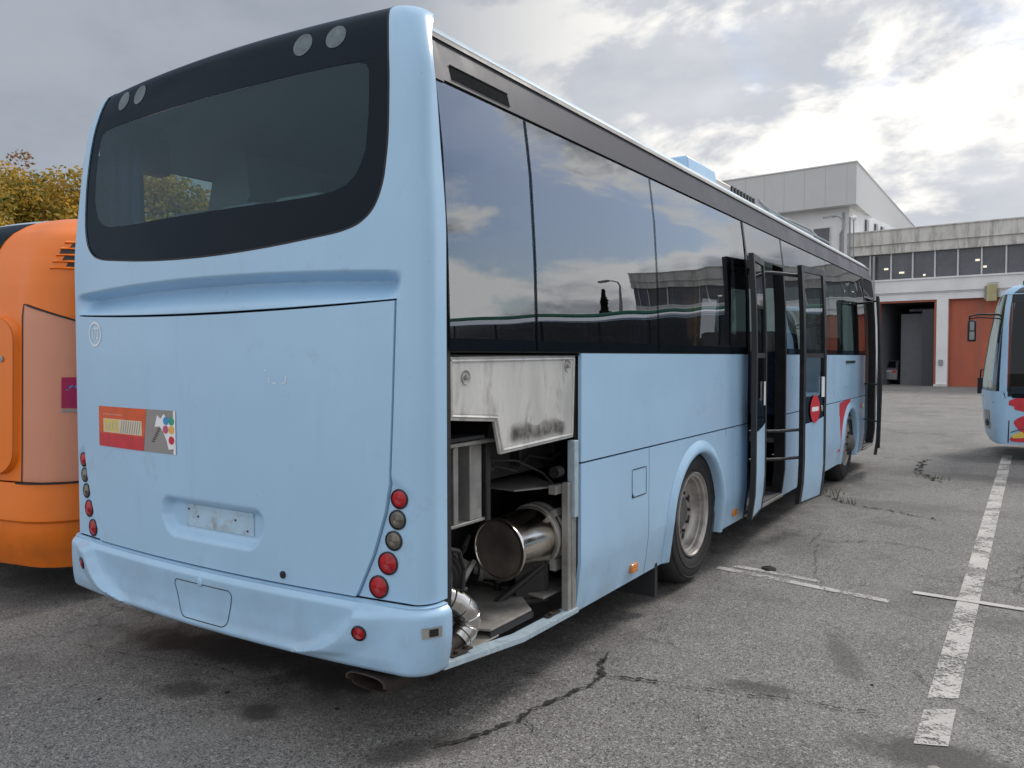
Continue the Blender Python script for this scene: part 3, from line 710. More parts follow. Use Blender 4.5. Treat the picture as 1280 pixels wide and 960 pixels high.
# engine opening jamb panel at the front side of the opening + top rail
# front section between middle door and front door
panel(5.33, 9.70, 1.083, 1.648)
AC2 = 8.62
ap2 = archpanel(7.6, 9.70, AC2, 1.073).build('wheel_arch_panel', P, bus, angle=50)
flare(AC2).build('wheel_arch_lip', P, ap2, angle=60)
panel(5.33, 7.592, .290, 1.073)
redp = MB(); pts = [(AC2-.75, .45), (AC2-.72, 1.06), (AC2+.0, 1.09), (AC2-.05, 1.0)]+[(AC2-(AA+.09)*math.sin(R(a)), AZ+(AB+.09)*math.cos(R(a))) for a in (5, 20, 35, 50, 65, 80, 90)]
redp.add([SP(a, b, .003) for a, b in pts], [(0, 1, 10), (1, 9, 10), (1, 8, 9), (1, 7, 8), (1, 6, 7), (1, 5, 6), (1, 2, 5), (2, 4, 5), (2, 3, 4)]); redp.build('red_graphic', M['sticker_red'], ap2, smooth=False)
fp = panel(8.15, 8.95, 1.245, 1.60, name='service_flap', o=.004)
mb = MB(); mb.box(.006, .014, 8.25, 8.85, 1.545, 1.575); mb.build('flap_grille', M['black'], fp)
# red paint + lamps
for (y, z) in ((1.86, .372), (3.80, .385), (9.45, .95)):
    mb = MB(); mb.box(sx(z)-.005, sx(z)+.018, y-.045, y+.045, z-.026, z+.026); mb.build('side_marker', M['orange_lens'], bus, bevel=.006)
# windows, right
def pane(y0, y1, z0, z1, name, mat, left=False, parent=None, frit=True):
    m = MB(); Fn = SPL if left else SP
    m.grid(lambda y, z: Fn(y, z, -.003), lin(y0, y1, 10), lin(z0, z1, 9), flip=left)
    w = m.build(name, mat, parent or bus, angle=60)
    if frit:
        m = MB(); o = -.001
        for (a, b, c, d) in ((y0, y0+.006, z0, z1), (y1-.006, y1, z0, z1)):
            m.grid(lambda y, z: Fn(y, z, o), lin(a, b, 2), lin(c, d, 9), flip=left)
        m.grid(lambda y, z: Fn(y, z, o), lin(y0+.006, y1-.006, 2), lin(z0, z0+.05, 2), flip=left)
        m.build('pane_border', M['frit'], w, angle=60)
    return w
ZT = 2.742
for (a, b) in ((.045, .716), (.726, 2.19), (2.20, 4.083)): pane(a, b, 1.656, ZT, 'side_window', M['side_glass'])
for (a, b) in ((5.335, 7.30), (7.31, 9.705)): pane(a, b, 1.656, ZT, 'side_window', M['side_glass'])
panel(.045, .22, 1.656, ZT, name='rear_quarter_panel', mat=M['frit'], left=True)
for (a, b) in ((.225, 1.6), (1.61, 3.2), (3.21, 4.8), (4.81, 6.4), (6.41, 8.0), (8.01, 9.9)): pane(a, b, 1.656, ZT, 'side_window', M['left_glass'], left=True)
mb = MB()
for left in (0, 1):
    Fn = SPL if left else SP
    for y in (.72, 2.195, 4.08, 5.34, 7.305) if not left else (1.605, 3.205, 4.805, 6.405, 8.005):
        mb.grid(lambda a, z: Fn(y+a, z, -.012), [-.013, .013], lin(1.65, 2.75, 5), flip=bool(left))
    mb.grid(lambda y, z: Fn(y, z, -.012), [.03, 10.6] if left else [.03, 4.08], [2.735, 2.76], flip=bool(left))
    mb.grid(lambda y, z: Fn(y, z, -.012), [.03, 10.6] if left else [.03, 4.08], [1.635, 1.665], flip=bool(left))
mb.grid(lambda y, z: SP(y, z, -.012), [5.33, 9.72], [2.735, 2.76]); mb.grid(lambda y, z: SP(y, z, -.012), [5.33, 9.72], [1.635, 1.665])
mb.build('window_frame', M['rubber'], bus)
# rubber corner between rear cap and right side
for Fn, fl in ((SP, False), (SPL, True)):
    mb = MB(); mb.grid(lambda y, z: Fn(y, z, -.010), [.002, .062], sorted(set([.38]+zs(.38, 2.75))), flip=fl)
    mb.build('corner_seal', M['rubber'], bus)
# cantrail
YF = 10.62
mb = MB()
for Fn, fl in ((SP, False), (SPL, True)):
    mb.grid(lambda y, z: Fn(y, z, .002), lin(.075, YF, 14), [2.755, 2.80, 2.85, 2.90, 2.93], back=(-.02 if not fl else .02, 0, 0), flip=fl)
cant = mb.build('cantrail', M['cant'], bus, angle=60)
mb = MB(); mb.grid(lambda y, z: SP(y, z, .005), [.025, .10], [2.745, 2.82, 2.90, 2.935], back=(-.02, 0, 0)); mb.build('cantrail_end', M['cant'], cant)
mb = MB(); mb.grid(lambda y, z: SP(y, z, .004), lin(.16, .60, 4), [2.775, 2.835]); mb.build('vent_slot', M['void'], cant)
mb = MB(); mb.ribbon([(.16, 2.775), (.60, 2.775), (.60, 2.835), (.16, 2.835)], .006, lambda a, b: SP(a, b, .007), closed=True); mb.build('vent_frame', M['void'], cant)
mb = MB()
for Fn, fl in ((SP, False), (SPL, True)):
    def F(y, i): z, o = [(2.930, -.012), (2.930, .012), (2.950, .020), (2.968, .018), (2.972, 0)][int(i)]; return Fn(y, z, o)
    mb.grid(F, lin(.06, YF, 14), range(5), flip=fl)
mb.build('gutter', M['gutter'], bus, angle=40)
# roof
RT = [(-.148, 2.968), (-.165, 3.0), (-.21, 3.035), (-.32, 3.068), (-.6, 3.098), (-1.25, 3.118)]
mb = MB()
prof = RT+[(-2.5-x, z) for x, z in reversed(RT[:-1])]
mb.grid(lambda y, i: (prof[int(i)][0], y, prof[int(i)][1]), lin(.05, YF, 10), range(len(prof)))
roof = mb.build('roof', M['roofwhite'], bus, angle=50)
mb = MB(); mb.box(-.62, -.40, .5, 3.9, 3.09, 3.11)
# roof fairing and air conditioner
def rbox(x0, x1, y0, y1, z0, z1, tap=.05):
    m = MB(); m.add([(x0, y0, z0), (x1, y0, z0), (x1, y1, z0), (x0, y1, z0), (x0+tap, y0+tap, z1), (x1-tap, y0+tap*.3, z1), (x1-tap, y1-tap, z1), (x0+tap, y1-tap, z1)],
                    [(3, 2, 1, 0), (4, 5, 6, 7), (0, 1, 5, 4), (1, 2, 6, 5), (2, 3, 7, 6), (3, 0, 4, 7)]); return m
rbox(-2.05, -.45, 3.93, 4.68, 3.05, 3.315, .03).build('roof_fairing', P, roof, bevel=.02)
ac = rbox(-2.05, -.45, 4.70, 6.0, 3.05, 3.285, .06).build('roof_air_conditioner', M['galv'], roof, bevel=.02)
mb = MB()
for k in range(8): mb.box(-.452, -.435, 5.0+k*.1, 5.05+k*.1, 3.16, 3.24)
mb.loose('cooler_grille', M['black'], ac)
rbox(-1.9, -.55, 6.3, 6.95, 3.05, 3.27, .05).build('roof_hatch', M['roofwhite'], roof, bevel=.03)
rbox(-1.9, -.48, 7.4, 9.3, 3.05, 3.24, .08).build('roof_unit', M['galv'], roof, bevel=.03)
mb = MB(); mb.tube([(-.47, 6.0, 3.27), (-.5, 6.6, 3.22), (-.45, 7.3, 3.235), (-.45, 8.2, 3.26), (-.5, 9.0, 3.24)], .016, 6); mb.tube([(-.40, 6.0, 3.2), (-.42, 7.2, 3.19), (-.40, 9.3, 3.2)], .01, 6)
mb.loose('roof_pipe', M['rack'], roof)
# left side lower body
mb = MB()
panel(.03, 2.35, .29, 1.648, mb=mb, left=True, build=False)
panel(3.5, 7.9, .29, 1.648, mb=mb, left=True, build=False)
panel(9.3, 10.62, .29, 1.648, mb=mb, left=True, build=False)
panel(2.35, 3.5, 1.0, 1.648, mb=mb, left=True, build=False); panel(7.9, 9.3, 1.0, 1.648, mb=mb, left=True, build=False)
mb.build('left_body', P, bus, angle=50)
# front: nose with windscreen
def NP(t, z):
    hw = 1.25+sx(z) if z < 2.965 else 1.25-.15-(z-2.965)*1.5
    R2 = .35; a = hw-R2; yl = interp(z, [(.3, 0), (1.2, .02), (2.0, -.10), (2.8, -.28), (3.0, -.40), (3.12, -.62)])
    u = t*(a+R2*PI/2); q = abs(u); s = 1 if u >= 0 else -1
    if q <= a: x = q; y = 11.12-.10*(q/a)**2
    else: th = min(PI/2, (q-a)/R2); x = a+R2*math.sin(th); y = 11.02-R2+R2*math.cos(th)
    y = max(y+yl, 10.60) if q > a+R2*1.2 else y+yl
    return Vector((CX+s*x, y, z))
mb = MB(); mb.grid(NP, lin(-1, 1, 40), lin(.3, 1.15, 5), flip=True); mb.grid(NP, lin(-1, 1, 40), lin(2.75, 3.11, 6), flip=True)
mb.build('front_body', P, bus, angle=50)
mb = MB(); mb.grid(NP, lin(-1, 1, 40), lin(1.15, 2.75, 10), flip=True); mb.build('windscreen', M['clear_glass'], bus, angle=60)
mb = MB(); mb.tube([(-.05, 10.63, .35), (-.0, 10.66, 1.2), (-.06, 10.60, 2.4), (-.12, 10.5, 2.75)], .022, 8); mb.build('front_pillar', M['grey_metal'], bus)
# doorway frames
for (y0, y1) in ((4.09, 5.325), (9.715, 10.6)):
    mb = MB()
    for y in (y0+.02, y1-.02):
        mb.add([SP(y-.02, z, o) for z in (.29, .55, 2.1, 2.5) for o in (.002, -.10)], []) if False else None
        mb.grid(lambda a, z: SP(y+a, z, .002), [-.02, .02], [.29, .4, .55, 1.7, 2.1, 2.5, 2.742], back=(-.10, 0, 0))
    mb.build('door_frame', M['black'], bus)
for (y0, y1) in ((4.09, 5.325), (9.715, 10.6)):
    mb = MB(); mb.grid(lambda y, z: SP(y, z, .0), [y0, y1], [2.47, 2.50, 2.6, 2.742], back=(-.1, 0, 0)); mb.build('door_header', M['side_black'], bus)
mb = MB()
for (y0, y1) in ((4.13, 5.285), (9.755, 10.56)):
    mb.box(-.62, -.03, y0, y1, .30, .33)
    mb.box(-.92, -.34, y0, y1, .52, .56)
    mb.box(-.96, -.62, y0, y1, .33, .80)
    mb.box(-.34, -.335, y0, y1, .33, .52)
mb.loose('door_step', M['floor_in'], bus)
mb = MB()
for (y0, y1) in ((4.11, 5.30), (9.74, 10.57)):
    mb.box(-.03, -.012, y0, y1, .295, .315)
mb.loose('step_edge', M['galv'], bus)

# door leaves (outer face toward +x)
def leaf(p0, p1, z0, z1, name, glazed=True):
    a, b = Vector((*p0, 0)), Vector((*p1, 0)); t = (b-a); w = t.length; t.normalize(); n = Vector((t.y, -t.x, 0))
    def L(u, z, o): # u along, o outward; slight tumblehome
        return a+t*u+n*(o+sx(z))+Vector((0, 0, z))
    zz = lin(z0, z1, 12); fr = MB()
    F = .055
    for (u0, u1, v0, v1) in ((0, F, z0, z1), (w-F, w, z0, z1), (F, w-F, z1-F, z1), (F, w-F, z0, z0+.015)):
        rows = [v for v in zz if v0 < v < v1]; rows = [v0]+rows+[v1]
        fr.grid(lambda u, z: L(u, z, .018), [u0, u1], rows); fr.grid(lambda u, z: L(u, z, -.022), [u0, u1], rows, flip=True)
        fr.grid(lambda o, z: L(u0, z, o), [-.022, .018], rows); fr.grid(lambda o, z: L(u1, z, o), [-.022, .018], rows, flip=True)
        fr.grid(lambda u, o: L(u, v0, o), [u0, u1], [-.022, .018]); fr.grid(lambda u, o: L(u, v1, o), [u0, u1], [-.022, .018], flip=True)
    d = fr.build(name, M['black'], bus, angle=30)
    zc = 1.02
    def lowtop(u): return zc+.05*(u/w)**2
    g = MB()
    g.grid(lambda u, b: L(u, (z0+.015)+(lowtop(u)-z0-.015)*b, .014), lin(F*.55, w-F*.55, 7), lin(0, 1, 6))
    g.grid(lambda u, b: L(u, (z0+.015)+(lowtop(u)-z0-.015)*b, -.018), lin(F*.55, w-F*.55, 7), lin(0, 1, 6), flip=True)
    g.build('lower_panel', P, d)
    g = MB(); g.grid(lambda u, b: L(u, lowtop(u)+.003+(1.26-lowtop(u))*b, .010), lin(F, w-F, 7), lin(0, 1, 3)); g.grid(lambda u, b: L(u, lowtop(u)+.003+(1.26-lowtop(u))*b, -.014), lin(F, w-F, 7), lin(0, 1, 3), flip=True)
    g.build('middle_band', M['frit'], d)
    g = MB(); g.grid(lambda u, z: L(u, z, .008), lin(F, w-F, 5), lin(1.263, z1-F, 10)); g.build('door_glass', M['door_glass'], d)
    g = MB(); g.grid(lambda u, z: L(u, z, .012), lin(F, w-F, 3), [1.62, 1.66]); g.build('glass_divider', M['black'], d)
    return d, L, w
d1, L1, w1 = leaf((.108, 3.89), (.035, 4.46), .315, 2.455, 'door')
d2, L2, w2_ = leaf((.235, 4.93), (.305, 5.54), .295, 2.45, 'door')
d3, L3, w3 = leaf((.25, 9.22), (.15, 9.98), .30, 2.44, 'front_door')
# no entry sign on the second leaf
def disc2(L, u, z, r, o, mat, name, parent):
    m = MB(); m.add([L(u+r*math.cos(2*PI*k/32), z+r*math.sin(2*PI*k/32), o) for k in range(32)], [tuple(range(32))]); return m.build(name, mat, parent, smooth=False)
ns = disc2(L2, .30, 1.145, .128, .0205, M['red_paint'], 'no_entry_sign', d2)
mb = MB(); mb.grid(lambda u, z: L2(u, z, .0215), [.21, .39], [1.125, 1.165]); mb.build('sign_bar', M['white'], ns, smooth=False)
mb = MB(); mb.grid(lambda u, z: L2(u, z, .024), [.475, .545], [1.25, 1.44], back=(-.006, 0, 0)); mb.build('label_plate', M['white'], d2)
mb = MB(); mb.grid(lambda u, z: L1(u, z, .024), [.40, .46], [1.22, 1.42], back=(-.006, 0, 0)); mb.build('label_plate', M['white'], d1)
mb = MB(); c = L2(.50, 1.14, .012); mb.lathe([(.03, 0), (.028, .008), (.0005, .01)], c, (1, 0, 0), 16); mb.build('door_lock', M['grey_metal'], d2)
# handrails/arms of doors
mb = MB()
for z in (.72, .97): mb.tube([(-.12, 4.45, z+.005), (.10, 4.72, z), tuple(L2(.03, z, -.015))], .014, 8)
for z in (2.36,): mb.tube([(-.18, 4.40, z), (.02, 4.7, z+.01), tuple(L2(.1, z, -.02))], .016, 8); mb.tube([(-.18, 4.35, z), tuple(L1(.3, z, -.02))], .016, 8)
mb.tube([(-.06, 4.50, .40), (-.06, 4.50, 2.42)], .018, 8)
mb.loose('door_arm', M['black'], bus)
mb = MB(); mb.tube([tuple(L3(-.03, .42, .02)), tuple(L3(-.05, .40, .03)), tuple(L3(-.06, 1.2, .03)), tuple(L3(-.04, 2.42, .01))], .014, 8)
mb.tube([(-.05, 9.76, .75), tuple(L3(.05, .75, -.02))], .012, 6); mb.tube([(-.05, 9.76, 1.25), tuple(L3(.05, 1.25, -.02))], .012, 6); mb.tube([(-.08, 9.76, 2.38), tuple(L3(.05, 2.38, -.02))], .014, 6)
mb.loose('door_arm', M['black'], bus)

# --- wheels
def wheel(y, left=False, front=False):
    s = -1 if left else 1; x = -.055 if not left else -2.445
    m = MB(); ax = (s, 0, 0); c = (x, y, .50)
    prof = [(.30, -.30), (.43, -.29), (.478, -.262), (.497, -.22), (.50, -.15), (.497, -.065), (.478, -.028), (.45, -.008), (.40, .004), (.345, .0), (.31, -.012), (.298, -.03)]
    m.lathe(prof, c, ax, 64)
    for r in (.478,): pass
    w = m.build('wheel', M['tyre'], bus, angle=60)
    g = MB()
    for k in range(3):
        xx = -.10-.055*k; g.lathe([(.5015, xx-.005), (.5025, xx), (.5015, xx+.005)], c, ax, 64)
    g.loose('tread_groove', M['black'], w)
    g = MB(); g.lathe([(.452, -.006), (.447, .001), (.442, -.003)], c, ax, 64); g.lathe([(.385, .006), (.38, .0085), (.372, .005)], c, ax, 64); g.loose('sidewall_ridge', M['tyre'], w)
    r = MB()
    if front: pr = [(.305, -.02), (.302, -.004), (.293, -.002), (.285, -.02), (.270, -.035), (.255, -.02), (.20, .015), (.15, .03), (.14, .03)]
    else: pr = [(.305, -.022), (.302, -.002), (.292, 0), (.286, -.015), (.270, -.022), (.268, -.045), (.256, -.052), (.252, -.095), (.238, -.112), (.225, -.118), (.16, -.112), (.12, -.105)]
    r.lathe(pr, c, ax, 64); rm = r.build('rim', M['rim'], w, angle=40)
    h = MB(); d = pr[-1][1]
    h.lathe([(pr[-1][0], d), (.115, d+.005), (.10, d+.015 if not front else d+.06), (.06, d+.02 if not front else d+.075), (.0005, d+.022 if not front else d+.078)], c, ax, 32); h.build('hub', M['hub'], w, angle=40)
    h = MB()
    for k in range(10):
        a = 2*PI*k/10; cc = Vector(c)+Vector((s*(pr[-2][1]+.006), .145*math.cos(a), .145*math.sin(a))); h.lathe([(.014, -.01), (.014, .018), (.0005, .02)], cc, ax, 6)
    h.loose('wheel_nut', M['rust'], w, angle=30)
    h = MB()
    for k in range(8):
        a = 2*PI*(k+.5)/8; cc = Vector(c)+Vector((s*(-.112 if not front else -.004), .195*math.cos(a), .195*math.sin(a)));
        h.lathe([(.027, .0), (.0005, .001)], cc, ax, 14)
    h.loose('hand_hole', M['black'], w)
wheel(3.0); wheel(8.64, front=True); wheel(3.0, True); wheel(8.64, True, True)
# wheel wells
mb = MB()
for c in (AC, AC2):
    for (x0, x1) in ((-.012, -.75), (-1.75, -2.488)):
        ys = [(c-(AA+.03)*math.cos(PI*k/16), AZ+(AB+.05)*math.sin(PI*k/16)) for k in range(17)]; ys = [(c-AA-.03, .30)]+ys+[(c+AA+.03, .30)]
        mb.grid(lambda x, i: (x, ys[int(i)][0], ys[int(i)][1]), [x0, x1], range(len(ys)))
        xi = -.75 if x0 > -1 else -1.75
        mb.add([(xi, a, b) for a, b in ys], [tuple(range(len(ys)))])
mb.build('wheel_well', M['bay'], bus)
mb = MB(); mb.box(-.50, -.03, 2.22, 2.26, .10, .42); mb.build('mud_flap', M['rubber'], bus)
# underside chassis
mb = MB(); mb.box(-2.42, -.10, 1.3, 2.34, .36, .40); mb.box(-2.42, -.10, 3.6, 4.1, .33, .37); mb.box(-2.42, -1.0, 4.1, 5.3, .33, .37); mb.box(-2.42, -.10, 5.3, 7.9, .33, .37); mb.box(-2.42, -.7, 9.4, 10.8, .33, .37); mb.box(-1.75, -.75, 0.9, 9.6, .40, .55)
mb.box(-2.4, -1.3, .05, 1.3, .40, .44)
mb.build('chassis', M['bay'], bus)
mb = MB(); mb.tube([(-2.3, 3.0, .5), (-.2, 3.0, .5)], .09, 12); mb.tube([(-2.3, 8.64, .5), (-.2, 8.64, .5)], .07, 12); mb.loose('axle', M['engine'], bus)
# exhaust tip
mb = MB()
def ex(y, k, i=0):
    w_, h_ = .105*k, .036*k; n = 24; out = []
    for j in range(n):
        a = 2*PI*j/n; ca, sa = math.cos(a), math.sin(a)
        out.append((-.262+w_*math.copysign(abs(ca)**.6, ca), y+.03*(sa < 0), .325+h_*math.copysign(abs(sa)**.6, sa)))
    return out
rings = [ex(.55, 1), ex(-.12, 1), ex(-.175, 1.04), ex(-.178, .93), ex(-.12, .9), ex(.3, .9)]
n = 24; mb.add([p for r_ in rings for p in r_], [(i*n+k, i*n+(k+1) % n, (i+1)*n+(k+1) % n, (i+1)*n+k) for i in range(5) for k in range(n)])
mb.build('exhaust_tip', M['rust'], bus, angle=50)

# --- engine bay
mb = MB()
mb.add([(-1.15, .06, .36), (-1.15, 1.30, .36), (-1.15, 1.30, 1.55), (-1.15, .06, 1.55)], [(0, 1, 2, 3)])
mb.add([(-1.15, 1.9, .36), (-.03, 1.9, .36), (-.03, 1.9, 1.60), (-1.15, 1.9, 1.60)], [(0, 1, 2, 3)])
mb.add([(-1.15, .06, 1.60), (-1.15, 1.9, 1.60), (-.03, 1.9, 1.60), (-.03, .06, 1.60)], [(0, 1, 2, 3)])
mb.add([(-1.15, .055, .36), (-.03, .055, .36), (-.03, .055, 1.60), (-1.15, .055, 1.60)], [(0, 1, 2, 3)])
mb.add([(-.034, 1.15, .34), (-.034, 1.9, .34), (-.034, 1.9, 1.6), (-.034, 1.15, 1.6)], [(0, 1, 2, 3)])
mb.build('engine_bay', M['bay'], bus, smooth=False)
bayr = bus
# heat shield
hs = [(.065, 1.632), (1.148, 1.640), (1.128, 1.215), (.452, 1.195), (.405, 1.345), (.072, 1.372)]
mb = MB(); mb.prism(hs, -.045, -.028, lambda a, b, h: (h, a, b)); shield = mb.build('heat_shield', M['alu'], bus, smooth=False, bevel=.003, recalc=True)
mb = MB()
def inset(poly, d):
    out = []; n = len(poly); 
    for i in range(n):
        p = Vector(poly[i]); a = (p-Vector(poly[i-1])).normalized(); b = (Vector(poly[(i+1) % n])-p).normalized()
        na = Vector((a.y, -a.x)); nb = Vector((b.y, -b.x)); m_ = (na+nb); m_ /= max(.3, m_.dot(na)); out.append(tuple(p+m_*d))
    return out
edge = inset(hs, .018); mb.ribbon(densify(edge, st=.1), .012, lambda a, b: (-.022, a, b), closed=True)
mb2 = MB(); pth = [(-.026, a, b) for a, b in densify(edge, st=.1)]; mb2.tube(pth+[pth[0]], .007, 6, cap=False); mb2.build('shield_bead', M['alu'], shield)
mb = MB(); mb.prism(inset(inset(hs, .03), .0), -.028, -.0255, lambda a, b, h: (h, a, b)); mb.build('shield_panel', M['alu'], shield, smooth=False, recalc=True)
mb = MB(); mb.grid(lambda y, b: (-.0247, y, 1.225+.02*math.sin(y*9)*0+b*(.10+.02*math.sin(y*23))), lin(.50, 1.06, 20), lin(0, 1, 6)); mb.build('soot_stain', M['soot'], shield, smooth=False)
for (y, z) in ((.185, 1.545), (1.06, 1.585)):
    mb = MB(); mb.lathe([(.032, -.001), (.030, .004), (.018, -.001), (.012, .0), (.010, .012), (.0005, .014)], (-.0250, y, z), (1, 0, 0), 20); mb.build('shield_bolt', M['galv'], shield)
mb = MB(); mb.box(-.04, -.012, .062, 1.15, 1.636, 1.652); mb.build('opening_top_rail', M['galv'], bus, bevel=.003)
# jamb strip, front side of the opening
mb = MB(); mb.box(-.05, -.006, 1.105, 1.150, .80, 1.20); mb.build('opening_jamb', M['sill'], bus, bevel=.004)
mb = MB(); mb.box(-.06, -.020, 1.062, 1.100, .31, .985); mb.loose('jamb_channel', M['galv'], bus, bevel=.004)
mb = MB(); mb.box(-.055, -.018, 1.105, 1.148, .31, .798); mb.loose('jamb_channel', M['galv'], bus, bevel=.004)
# sill
mb = MB(); sl = [(.01, .372), (.25, .345), (.61, .305), (1.15, .300)]
for (a, b) in zip(sl, sl[1:]):
    mb.add([(-.030, a[0], a[1]), (-.005, a[0], a[1]), (-.005, a[0], a[1]+.022), (-.07, a[0], a[1]+.026), (-.030, b[0], b[1]), (-.005, b[0], b[1]), (-.005, b[0], b[1]+.022), (-.07, b[0], b[1]+.026)],
           [(0, 4, 5, 1), (1, 5, 6, 2), (2, 6, 7, 3), (0, 1, 2, 3), (4, 7, 6, 5), (3, 7, 4, 0)])
sill = mb.build('opening_sill', M['sill'], bus, smooth=False)
mb = MB(); mb.box(-.07, -.03, .10, .24, .385, .392); mb.box(-.07, -.04, .9, 1.02, .330, .338)
for y in (.14, .21, .93): mb.lathe([(.012, 0), (.012, .012), (.0005, .014)], (-.045, y, .392 if y < .5 else .338), (0, 0, 1), 6)
mb.loose('sill_bracket', M['rust'], sill)
# floor trays
mb = MB(); mb.prism([(-.08, .45), (-.08, .80), (-.30, 1.02), (-.75, .95), (-.75, .35), (-.35, .36)], .385, .397); mb.prism([(-.10, .95), (-.10, 1.25), (-.60, 1.5), (-.60, 1.05)], .40, .412)
mb.prism([(-.07, .06), (-.07, .50), (-.6, .50), (-.6, .06)], .352, .36)
mb.loose('bay_floor_tray', M['bayplate'], bus, smooth=False, bevel=.003)
mb = MB(); mb.prism([(-.075, .44), (-.075, .81), (-.31, 1.04)], .355, .384); mb.build('tray_edge', M['black'], bus, smooth=False)
# shelf plate
mb = MB(); mb.prism([(-.22, .86), (-.10, 1.10), (-.55, 1.45), (-.55, .90)], .952, .960); mb.prism([(-.06, 1.0), (-.06, 1.09), (-.10, 1.09), (-.10, 1.0)], .93, .975)
mb.loose('bay_shelf', M['bayplate'], bus, smooth=False)
mb = MB(); mb.box(-.60, -.30, .75, 1.85, 1.02, 1.30); mb.build('rear_bulkhead', M['bay'], bus)
mb = MB(); mb.box(-.62, -.595, .3, 1.85, 1.19, 1.24); mb.box(-.62, -.58, .3, 1.85, 1.02, 1.08); mb.tube([(-.5, .6, 1.08), (-.4, 1.0, 1.10), (-.3, 1.3, 1.05), (-.2, 1.8, 1.06)], .02, 8); mb.tube([(-.08, 1.02, 1.04), (-.08, 1.08, 1.04)], .03, 10)
mb.build('bay_rails', M['engine'], bus)
# radiator / intake frame
rf = MB()
def fr(y0, y1, z0, z1): rf.box(-.30, -.13, y0, y1, z0, z1)
fr(.24, .275, .90, 1.24); fr(.36, .45, .90, 1.24); fr(.22, .50, .885, .90); 
rf.box(-.30, -.10, .10, .52, 1.243, 1.262)
rad = rf.build('radiator_frame', M['galv'], bus, bevel=.004)
mb = MB(); mb.box(-.55, -.27, .09, .52, .86, 1.24); mb.box(-.20, -.12, .475, .51, .88, 1.24); mb.build('radiator_core', M['engine'], rad, bevel=.006)
mb = MB(); mb.tube([(-.12, .10, 1.33), (-.25, .30, 1.30), (-.5, .5, 1.34)], .035, 10); mb.box(-.4, -.08, .07, .40, 1.27, 1.285); mb.build('hose', M['rubber'], rad)
# silencer
mb = MB(); axd = Vector((.06, 1, .05)).normalized(); c0 = Vector((-.25, .765, .675))
mb.lathe([(.0005, .012), (.10, .010), (.135, .004), (.146, -.006), (.158, -.006), (.160, .006), (.154, .02), (.154, .30), (.160, .305), (.160, .33), (.154, .34), (.154, .36)], c0, axd, 48)
can = mb.build('silencer', [M['chrome']], bus, angle=40)
mb = MB(); mb.lathe([(.0005, .006), (.10, .004), (.140, -.002)], c0, axd, 48); mb.build('silencer_end', M['candark'], can)
mb = MB(); mb.lathe([(.154, .36), (.150, .55), (.12, .62), (.07, .66)], c0, axd, 40); mb.build('silencer_body', M['engine'], can)
mb = MB()
for h in (.30, .35): mb.lathe([(.156, h), (.168, h+.004), (.168, h+.022), (.156, h+.026)], c0, axd, 40)
cb = c0+axd*.33+Vector((.12, 0, .125)); mb.obox(cb, (.02, 0, .012), (0, .03, 0), (-.008, 0, .016))
cb = c0+axd*.33+Vector((.12, 0, -.14)); mb.obox(cb, (.018, 0, 0), (0, .035, 0), (0, 0, .03))
mb.build('silencer_clamp', M['galv'], can, angle=40)
mb = MB()
bb = [(-.14, 1.10), (-.14, .93), (-.14, .80)]
mb.tube([(-.16, 1.06, .36), (-.16, 1.06, .56)], .022, 8); mb.tube([(-.16, 1.06, .56), (-.40, .98, .56)], .022, 8); mb.tube([(-.16, 1.05, .37), (-.38, .72, .37)], .018, 8); mb.tube([(-.16, 1.05, .55), (-.30, .80, .38)], .018, 8); mb.tube([(-.4, .98, .56), (-.4, .98, .36)], .02, 8)
mb.obox((-.20, 1.0, .46), (.0, .02, 0), (.05, .06, .0), (0, 0, .10))
mb.build('silencer_bracket', M['engine'], bus)
# engine lump and hoses
mb = MB(); mb.lathe([(.0005, 0), (.09, 0), (.10, .02), (.10, .12), (.13, .13), (.13, .16), (.0005, .16)], (-.42, .42, .56), (-.3, 1, 0), 30); mb.lathe([(.0005, 0), (.12, .01), (.125, .05), (.0005, .3)], (-.45, .20, .70), (.2, -1, .1), 24)
mb.box(-.95, -.55, .35, 1.25, .45, .95); mb.tube([(-.9, .9, 1.0), (-.75, .5, 1.0), (-.6, .3, .8), (-.5, .2, .55)], .05, 10)
mb.build('engine_block', M['engine'], bus, bevel=.01)
mb = MB(); mb.tube([(-.13, .10, .90), (-.12, .13, .80), (-.15, .16, .74)], .032, 10); mb.tube([(-.10, .12, .86), (-.16, .22, .78), (-.14, .20, .68), (-.11, .15, .62), (-.13, .14, .54)], .028, 10); mb.tube([(-.2, .08, .75), (-.18, .14, .62), (-.2, .2, .5), (-.3, .3, .45)], .018, 8)
mb.tube([(-.09, .085, .62), (-.10, .10, .55), (-.11, .13, .50), (-.2, .2, .47)], .012, 8); mb.lathe([(.02, 0), (.03, .01), (.03, .05), (.0005, .055)], (-.12, .10, .655), (1, -.4, 0), 14)
mb.build('coolant_hose', M['rubber'], bus)
rnd = random.Random(5)
for k in range(12):
    p = Vector((-.55-.25*rnd.random(), .25+.9*rnd.random(), .45+.5*rnd.random())); pts = [tuple(p)]
    for j in range(4): p = p+Vector((rnd.uniform(-.02, .09), rnd.uniform(-.2, .2), rnd.uniform(-.16, .16))); pts.append(tuple(p))
    m_ = MB(); m_.tube(pts, rnd.choice((.008, .012, .02, .026)), 8); m_.build('engine_hose', M[rnd.choice(('rubber', 'engine', 'rubber', 'rust'))], bus)
